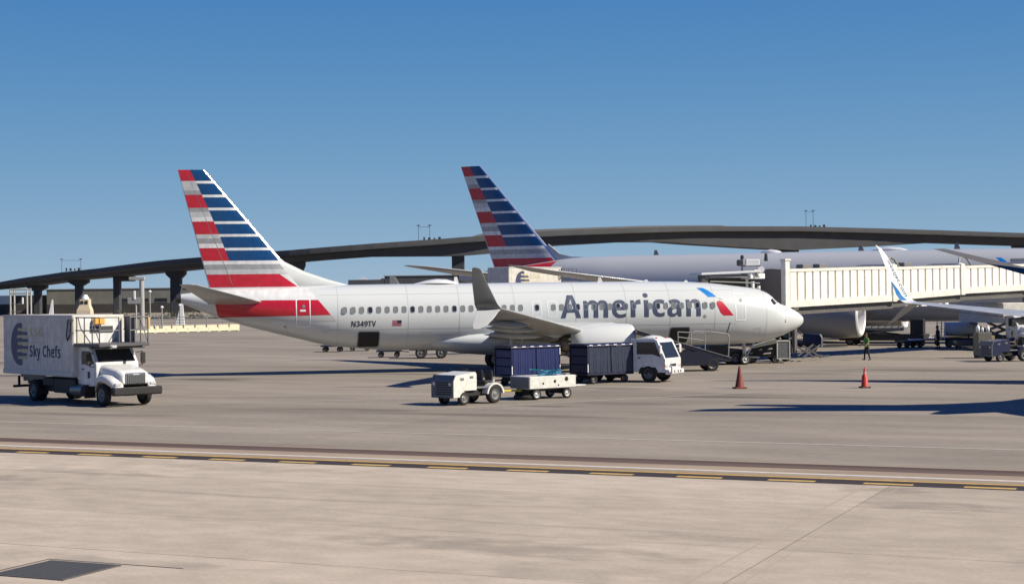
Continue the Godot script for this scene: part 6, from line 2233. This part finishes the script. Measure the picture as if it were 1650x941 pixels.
# one slab between u0..u1 and v0..v1 with its texture laid over the whole pavement u, v window
func slab(parent: Node, called: String, u0: float, u1: float, v0: float, v1: float, m: Material, win: Array, y := 0.0, gap := 0.012, far_gap := -1.0) -> MeshInstance3D:
	var st := new_st()
	st.set_smooth_group(FLAT)
	var vg := far_gap if far_gap >= 0.0 else gap
	var a := [Vector2(u0 + gap, v0 + vg), Vector2(u1 - gap, v0 + gap), Vector2(u1 - gap, v1 - gap), Vector2(u0 + gap, v1 - gap)]
	for i in [0, 2, 1, 0, 3, 2]:
		st.set_uv(Vector2((a[i].x - win[0]) / (win[1] - win[0]), (a[i].y - win[2]) / (win[3] - win[2])))
		st.set_normal(Vector3.UP)
		st.add_vertex(Vector3(a[i].x, y, -a[i].y))
	return node(called, st.commit(), m, parent)


func ground() -> void:
	var g := new_st()
	box(g, Vector3(0, -0.36, -1200), Vector3(7000, 0.6, 6000), 0.0)
	struct("ground", g, mat("desert soil", 0.3, 0.255, 0.2, 0.9, 0.0, 0.01))
	var beds := Node3D.new()
	beds.name = "concrete_taxi_lane"
	add_child(beds)
	beds.rotation.y = LANE
	beds.set_meta("kind", "structure")
	var bed := new_st()
	box(bed, Vector3(-15, -0.045, -25), Vector3(150, 0.04, 40), 0.0)
	put("joint_filler", bed, mat("joint filler", 0.1, 0.083, 0.068, 0.9), beds)
	var marks := [[600, 60, 90, 0.2, 1.9, 0.2, 5, 0.7], [640, 40, 150, 0.5, 1.4, 0.16, 4, 0.7], [330, 300, 260, 3.6, 1.0, 0.12, 6, 0.6], [700, 560, 330, 4.0, 1.2, 0.08, 8, 0.5], [500, 700, 420, 4.2, 1.0, 0.09, 12, 0.6], [150, 420, 200, 5.0, 1.2, 0.08, 9, 0.5]]
	var tex := pavement_texture(Color(0.718, 0.668, 0.603), Color(0.705, 0.658, 0.598), 1024, 640, 11, 1.7, 0.13, marks, [[677, 321, 112, 29, 0.115], [797, 602, 33, 21, 0.115], [704, 113, 129, 13, 0.078], [292, 449, 90, 24, 0.041], [261, 477, 61, 32, 0.101], [203, 133, 45, 25, 0.05], [41, 65, 53, 15, 0.119], [933, 230, 62, 33, 0.083], [734, 269, 50, 33, 0.056], [955, 452, 63, 19, 0.053], [189, 330, 37, 17, 0.088], [43, 406, 37, 19, 0.064], [753, 383, 50, 21, 0.054], [302, 83, 134, 19, 0.072], [602, 488, 70, 24, 0.041], [87, 245, 99, 33, 0.05], [291, 533, 68, 19, 0.082], [834, 533, 42, 28, 0.104], [920, 362, 34, 33, 0.047], [388, 585, 97, 32, 0.067], [986, 618, 40, 26, 0.064], [857, 140, 99, 27, 0.065], [535, 225, 109, 12, 0.088], [985, 475, 34, 28, 0.068], [296, 526, 102, 13, 0.118], [693, 93, 118, 18, 0.057]])
	var win := [-42.0, 2.0, 15.0, 40.0]
	var rows := [12.0, 18.4, 24.72, 29.1, 35.43, 39.5]
	var cols := [-85.0, -62.0, -7.7, 22.0, 55.0]
	for j in rows.size() - 1:
		for i in cols.size() - 1:
			var tone := 0.985 - 0.02 * ((i * 2 + j) % 3) - (0.035 if i == 2 else 0.0)
			var m := slab_mat("lane concrete %d %d" % [i, j], tex, tone, 0.85)
			slab(beds, "slab", cols[i], cols[i + 1], rows[j], rows[j + 1], m, win, 0.0, 0.006, 0.05 if j == 2 else 0.012)
	# sealed groove beside the cross joint
	for q in [[-8.3, 0.05], [-7.45, 0.03]]:
		var s := slab(beds, "seal_strip", q[0], q[0] + q[1], 18.5, 39.4, mat("seal strip", 0.36, 0.3, 0.245, 0.9), win, 0.003, 0.0)
	# pit cover
	for q in [[-19.95, -17.0, 23.52, 23.56], [-20.0, -19.95, 21.5, 23.56]]:
		slab(beds, "pit_joint", q[0], q[1], q[2], q[3], mat("joint filler", 0.07, 0.06, 0.05), win, 0.006, 0.0)
	var cover := thing("pit_cover", "dark steel pit cover set in the concrete at lower left", "pit cover", Vector3.ZERO, LANE)
	var cs := new_st()
	box(cs, Vector3(-19.02, 0.012, -22.6), Vector3(1.46, 0.02, 1.46), 0.006)
	put("plate", cs, mat("pit steel", 0.062, 0.063, 0.066, 0.85, 0.0, 1.5), cover)
	var cf := new_st()
	for q in [[-19.02, -21.84, 1.6, 0.06], [-19.02, -23.36, 1.6, 0.06], [-19.78, -22.6, 0.06, 1.46], [-18.26, -22.6, 0.06, 1.46]]:
		box(cf, Vector3(q[0], 0.011, q[1]), Vector3(q[2], 0.016, q[3]), 0.003)
	put("frame", cf, mat("pit frame", 0.12, 0.11, 0.1, 0.6, 0.3), cover)

	# markings along the lane edge
	var mk := Node3D.new()
	mk.name = "lane_markings"
	add_child(mk)
	mk.rotation.y = LANE
	mk.set_meta("kind", "structure")
	var edge_tex := pavement_texture(Color(0.61, 0.55, 0.475), Color(0.58, 0.52, 0.46), 1024, 64, 23, 4.0, 0.2, [])
	slab(mk, "edge_strip", -85, 55, 39.5, 43.7, slab_mat("edge strip", edge_tex, 1.0, 0.85), [-85.0, 55.0, 39.5, 43.7], 0.002, 0.0)
	var brown_tex := pavement_texture(Color(0.34, 0.285, 0.26), Color(0.385, 0.33, 0.3), 1024, 64, 29, 6.0, 0.35, [])
	slab(mk, "patched_band", -85, 55, 42.3, 43.45, slab_mat("patched band", brown_tex, 1.0, 0.85), [-85.0, 55.0, 42.3, 43.45], 0.006, 0.0)
	slab(mk, "white_line", -85, 55, 41.05, 41.3, mat("line white", 0.66, 0.63, 0.57, 0.75, 0.0, 0.5), win, 0.006, 0.0)
	slab(mk, "black_border", -85, 55, 39.33, 40.52, mat("line black", 0.035, 0.025, 0.022, 0.85, 0.0, 0.6), win, 0.006, 0.0)
	var yel := mat("line yellow", 0.62, 0.41, 0.13, 0.75, 0.0, 0.5)
	slab(mk, "yellow_line", -85, 55, 40.2, 40.43, yel, win, 0.01, 0.0)
	for k in 46:
		var u := -66.0 + k * 2.4
		slab(mk, "yellow_dash", u, u + 1.2, 39.46, 39.72, yel, win, 0.01, 0.0)

	# the apron beyond
	var ap := Node3D.new()
	ap.name = "apron"
	add_child(ap)
	ap.rotation.y = LANE
	ap.set_meta("kind", "structure")
	var apt := pavement_texture(Color(0.548, 0.517, 0.47), Color(0.562, 0.528, 0.486), 1024, 1024, 41, 2.6, 0.2, [[300, 200, 160, 0.3, 1.5, 0.15, 3, 0.5], [620, 320, 220, 3.5, 1.3, 0.15, 4, 0.4], [800, 250, 120, 1.0, 2.0, 0.12, 3, 0.5]], [[269, 302, 29.7, 12.3, 0.34], [517, 447, 59.5, 26.3, 0.16], [477, 407, 39.6, 17.5, 0.14], [331, 365, 26.4, 10.5, 0.2], [492, 231, 23.1, 8.8, 0.2], [469, 188, 33.0, 10.5, 0.1], [403, 133, 39.6, 8.8, 0.12], [446, 124, 52.9, 7.0, 0.14], [345, 89, 33.0, 7.9, 0.12], [445, 274, 19.8, 8.8, 0.14], [453, 167, 13.2, 5.3, 0.2], [512, 360, 33.0, 7.0, 0.12], [354, 188, 33.0, 10.5, 0.1]])
	var aw := [-95.0, 60.0, 43.0, 160.0]
	var abed := new_st()
	box(abed, Vector3(-15, -0.045, -140), Vector3(420, 0.04, 193), 0.0)
	put("joint_filler", abed, mat("apron filler", 0.16, 0.14, 0.125, 0.9), ap)
	var vr := [43.7, 49.0, 56.5, 64.0, 71.5, 79.0, 86.5, 94.0, 109.0, 132.0, 160.0, 236.0]
	var ur := [-220.0, -95.0, -55.0, -28.0, -2.0, 26.0, 60.0, 190.0]
	for j in vr.size() - 1:
		for i in ur.size() - 1:
			var tone := 0.99 - 0.025 * ((i * 3 + j * 2) % 4) / 3.0
			tone -= 0.02 if j == 2 else 0.0
			slab(ap, "slab", ur[i], ur[i + 1], vr[j], vr[j + 1], slab_mat("apron concrete %d %d" % [i, j], apt, tone, 0.9), aw, 0.0, 0.008)
	slab(ap, "white_line", -85, 60, 49.0, 49.2, mat("line faded", 0.47, 0.445, 0.4, 0.8, 0.0, 0.5), aw, 0.005, 0.0)
	# faded lead lines that cross the stand
	var lines := new_st()
	for q in [[-2.0, -67.5, 23.5, -82.0], [26.0, -86.0, 16.0, -99.0], [-26.0, -68.5, -4.0, -74.0]]:
		var a := Vector3(q[0], 0.006, q[1])
		var b := Vector3(q[2], 0.006, q[3])
		var n := (b - a).cross(Vector3.UP).normalized() * 0.09
		facet(lines, [a - n, b - n, b + n, a + n], Vector3.UP)
	struct("stand_lines", lines, mat("line faded", 0.44, 0.42, 0.39))
	# pale far pavement beyond the apron on the left
	var fp := new_st()
	facet(fp, [Vector3(-220, -0.02, -145), Vector3(-15, -0.02, -165), Vector3(-10, -0.02, -250), Vector3(-260, -0.02, -215)], Vector3.UP)
	struct("far_pavement", fp, mat("far pavement", 0.34, 0.295, 0.245, 0.9, 0.0, 0.04))


func _ready() -> void:
	rng.seed = 7
	var nz := FastNoiseLite.new()
	nz.seed = 3
	nz.frequency = 0.02
	nz.fractal_octaves = 5
	var gt := NoiseTexture2D.new()
	gt.width = 256
	gt.height = 256
	gt.seamless = true
	gt.noise = nz
	var ramp := Gradient.new()
	ramp.set_color(0, Color(0.86, 0.855, 0.84))
	ramp.set_color(1, Color(1, 1, 1))
	gt.color_ramp = ramp
	grime = gt

	var cam := Camera3D.new()
	cam.name = "camera"
	add_child(cam)
	cam.position = Vector3(0, 4.8, 0)
	cam.rotation.z = -0.0125
	cam.fov = rad_to_deg(2.0 * atan(470.0 / 2600.0))
	cam.near = 0.3
	cam.far = 6000.0

	var env := Environment.new()
	env.background_mode = Environment.BG_SKY
	var sky := Sky.new()
	# a clear sky that deepens from a pale horizon to the zenith, each colour at its own rate
	var E := 1.38
	var im := Image.create_empty(64, 1024, false, Image.FORMAT_RGBF)
	var zen := Vector3(0.012, 0.06, 0.28)
	var hor := Vector3(0.345, 0.478, 0.606)
	var rate := Vector3(8.6, 4.6, 2.05)
	for y in 1024:
		var up := sin((0.5 - (y + 0.5) / 1024.0) * PI)
		var c := Vector3(0.2, 0.175, 0.145)
		if up >= 0.0:
			for k in 3:
				c[k] = lerpf(zen[k], hor[k], pow(1.0 - up, rate[k])) / E
		for x in 64:
			im.set_pixel(x, y, Color(c.x, c.y, c.z))
	var sm := PanoramaSkyMaterial.new()
	sm.panorama = ImageTexture.create_from_image(im)
	sky.sky_material = sm
	env.sky = sky
	env.tonemap_mode = Environment.TONE_MAPPER_LINEAR
	env.tonemap_exposure = E
	env.sdfgi_enabled = true
	env.ssao_enabled = true
	env.ssil_enabled = true
	var we := WorldEnvironment.new()
	we.name = "environment"
	we.environment = env
	add_child(we)

	var sun := DirectionalLight3D.new()
	sun.name = "sun"
	add_child(sun)
	# towards the sun: right, a little behind the camera, 38 degrees up
	sun.look_at_from_position(Vector3.ZERO, -Vector3(0.955, 0.78, 0.295), Vector3.UP)
	sun.light_energy = 1.58
	sun.light_color = Color(1.0, 0.96, 0.885)
	sun.light_angular_distance = 0.5
	sun.shadow_enabled = true

	ground()
	guideway()
	buildings()
	twin_jet("twin_jet_airliner", "silver single aisle airliner with red, white and blue striped tail, nearest and lit by sun", Vector3(-0.7, 0, -99.6), deg_to_rad(11.0), "stripes")
	wide_body(Vector3(24.18, 0, -144.2), deg_to_rad(-24.0))
	twin_jet("teal_tail_airliner", "white airliner at right edge with split winglet reading westjet.com", Vector3(35.5, 0, -72.92), deg_to_rad(45.3), "teal")
	jet_bridge()
	catering_truck("white high lift catering truck with striped globe sign, nearest at left edge", Vector3(-17.25, 0, -71.5), deg_to_rad(-47.0), 0.0, true)
	catering_truck("white catering truck with raised box behind the near airliner's winglet", Vector3(5.0, 0, -147.5), deg_to_rad(47.0), 2.98, true)
	catering_truck("plain grey box truck with a white cab, under the grey wing at right edge", Vector3(38.2, 0, -118.0), deg_to_rad(-78.0), 0.8, false, 1.5)
	cab_over_truck()
	curtain_cart("blue covered baggage cart behind the white trailer, left of the other cart", Vector3(0.75, 0, -83.2), PI + 0.58, true)
	curtain_cart("slate blue curtained baggage cart next to the small white truck", Vector3(4.65, 0, -84.4), PI + 0.58, false)
	var tw := mat("tug white", 0.74, 0.735, 0.69, 0.4, 0.0, 0.5, 0.2)
	var tb := mat("tug blue", 0.01, 0.018, 0.065, 0.4, 0.0, 0.5, 0.2)
	baggage_tug("white baggage tractor with dark louvred front, nearest, before the blue carts", Vector3(-2.12, 0, -69.65), deg_to_rad(225.0), tw)
	baggage_tug("dark blue tractor between the airliner's nose and the big grey engine", Vector3(22.3, 0, -123.0), deg_to_rad(-15.0), tb)
	baggage_tug("dark blue tractor with a seated driver at the right edge", Vector3(31.2, 0, -102.8), deg_to_rad(200.0), tb)
	box_trailer()
	pushback()
	pallet_loader()
	belt_loader()
	ground_unit()
	cargo_trailer()
	flat_dolly("blue black flat dolly with white plate on deck, under the airliner's rear hold", Vector3(-9.3, 0, -121.3), 0.05, true)
	flat_dolly("farthest flat dolly, furthest left under the airliner's tail", Vector3(-15.0, 0, -134.5), 0.0, false)
	flat_dolly("plain flat dolly in the middle of the three under the tail", Vector3(-12.9, 0, -136.0), 0.1, false)
	cone("faded dark orange cone, taller and left of the two cones", Vector3(10.95, 0, -77.96), false)
	cone("bright red orange cone with a pale band, right of the two cones", Vector3(16.84, 0, -77.23), true)
	tank_truck()
	flat_dolly("dark dolly standing left of the far person in dark clothes", Vector3(31.4, 0, -127.5), 0.3, true)
	flat_dolly("dark dolly with white plate near the second grey engine", Vector3(34.0, 0, -131.5), -0.2, true)
	stand_bin()
	tall_locker()
	edge_of_apron()
	var vest := mat("vest green", 0.06, 0.17, 0.035, 0.7)
	var dk := mat("work navy", 0.012, 0.013, 0.02, 0.8)
	person("person in a green vest and dark trousers walking near the big grey engine", Vector3(23.5, 0, -107.0), deg_to_rad(200.0), "stand", vest, dk)
	person("person in dark work clothes standing by the far fuel truck", Vector3(32.9, 0, -124.7), deg_to_rad(150.0), "stand", dk, dk)
	person("person in dark clothes sitting on the blue tractor at right edge", Vector3(31.95, 0.98, -102.85), deg_to_rad(200.0), "sit", mat("work blue", 0.03, 0.035, 0.06, 0.8), dk)
	winglet_text()


# the address on the inner face of the split winglet
func winglet_text() -> void:
	var jet: Node3D = get_node("teal_tail_airliner")
	var wl: Node3D = null
	for w in jet.get_children():
		if String(w.name).begins_with("wing"):
			for k in w.get_children():
				if String(k.name).begins_with("winglet"):
					var bb: AABB = k.mesh.get_aabb()
					if bb.position.z < -10.0:
						wl = k
	var c := 19.7
	# centre line of the blade from tip to root on the port side: station, side, height, chord
	var line := [[24.3, 18.35, 6.4, 0.56], [24.0, 18.22, 5.9, 0.72], [23.6, 17.98, 5.1, 0.92], [23.25, 17.8, 4.42, 1.12], [23.05, 17.62, 4.12, 1.22]]
	var at := func(y: float, share: float, off: float) -> Vector3:
		# a point of the inner face at height y and a share of the chord from the leading edge
		var i := 0
		while i < line.size() - 2 and line[i + 1][2] > y:
			i += 1
		var t: float = (line[i][2] - y) / (line[i][2] - line[i + 1][2])
		var s: float = lerpf(line[i][0], line[i + 1][0], t)
		var z: float = lerpf(line[i][1], line[i + 1][1], t)
		var ch: float = lerpf(line[i][3], line[i + 1][3], t)
		return Vector3(c - s - share * ch, y, -(z - air(clampf(share, 0.01, 0.99), 0.08) * ch * 0.78 - off))
	var words := text_tris("westjet.com", 1.86, 0.2, false)
	var st := new_st()
	# letters run down the blade, their tops towards the leading edge
	lay(st, words, func(p: Vector2) -> Vector3: return at.call(6.2 - p.x, 0.42 - p.y / 0.85, 0.012), 0.1)
	put("winglet_letters", st, mat("winglet ink", 0.02, 0.04, 0.07, 0.5), wl).set_meta("kind", "stuff")
	var sw := new_st()
	var grid := PackedVector2Array()
	for q in [[5.05, 0.93, 0.99], [4.6, 0.66, 0.99], [4.3, 0.6, 0.99], [4.13, 0.5, 0.99]]:
		grid.append(Vector2(q[0], q[1]))
	for q in [[4.13, 0.99], [5.05, 0.99]]:
		grid.append(Vector2(q[0], q[1]))
	lay(sw, poly_tris(grid), func(p: Vector2) -> Vector3: return at.call(p.x, p.y, 0.006), 0.1)
	put("winglet_swoosh", sw, mat("winglet blue", 0.01, 0.14, 0.36, 0.35), wl)
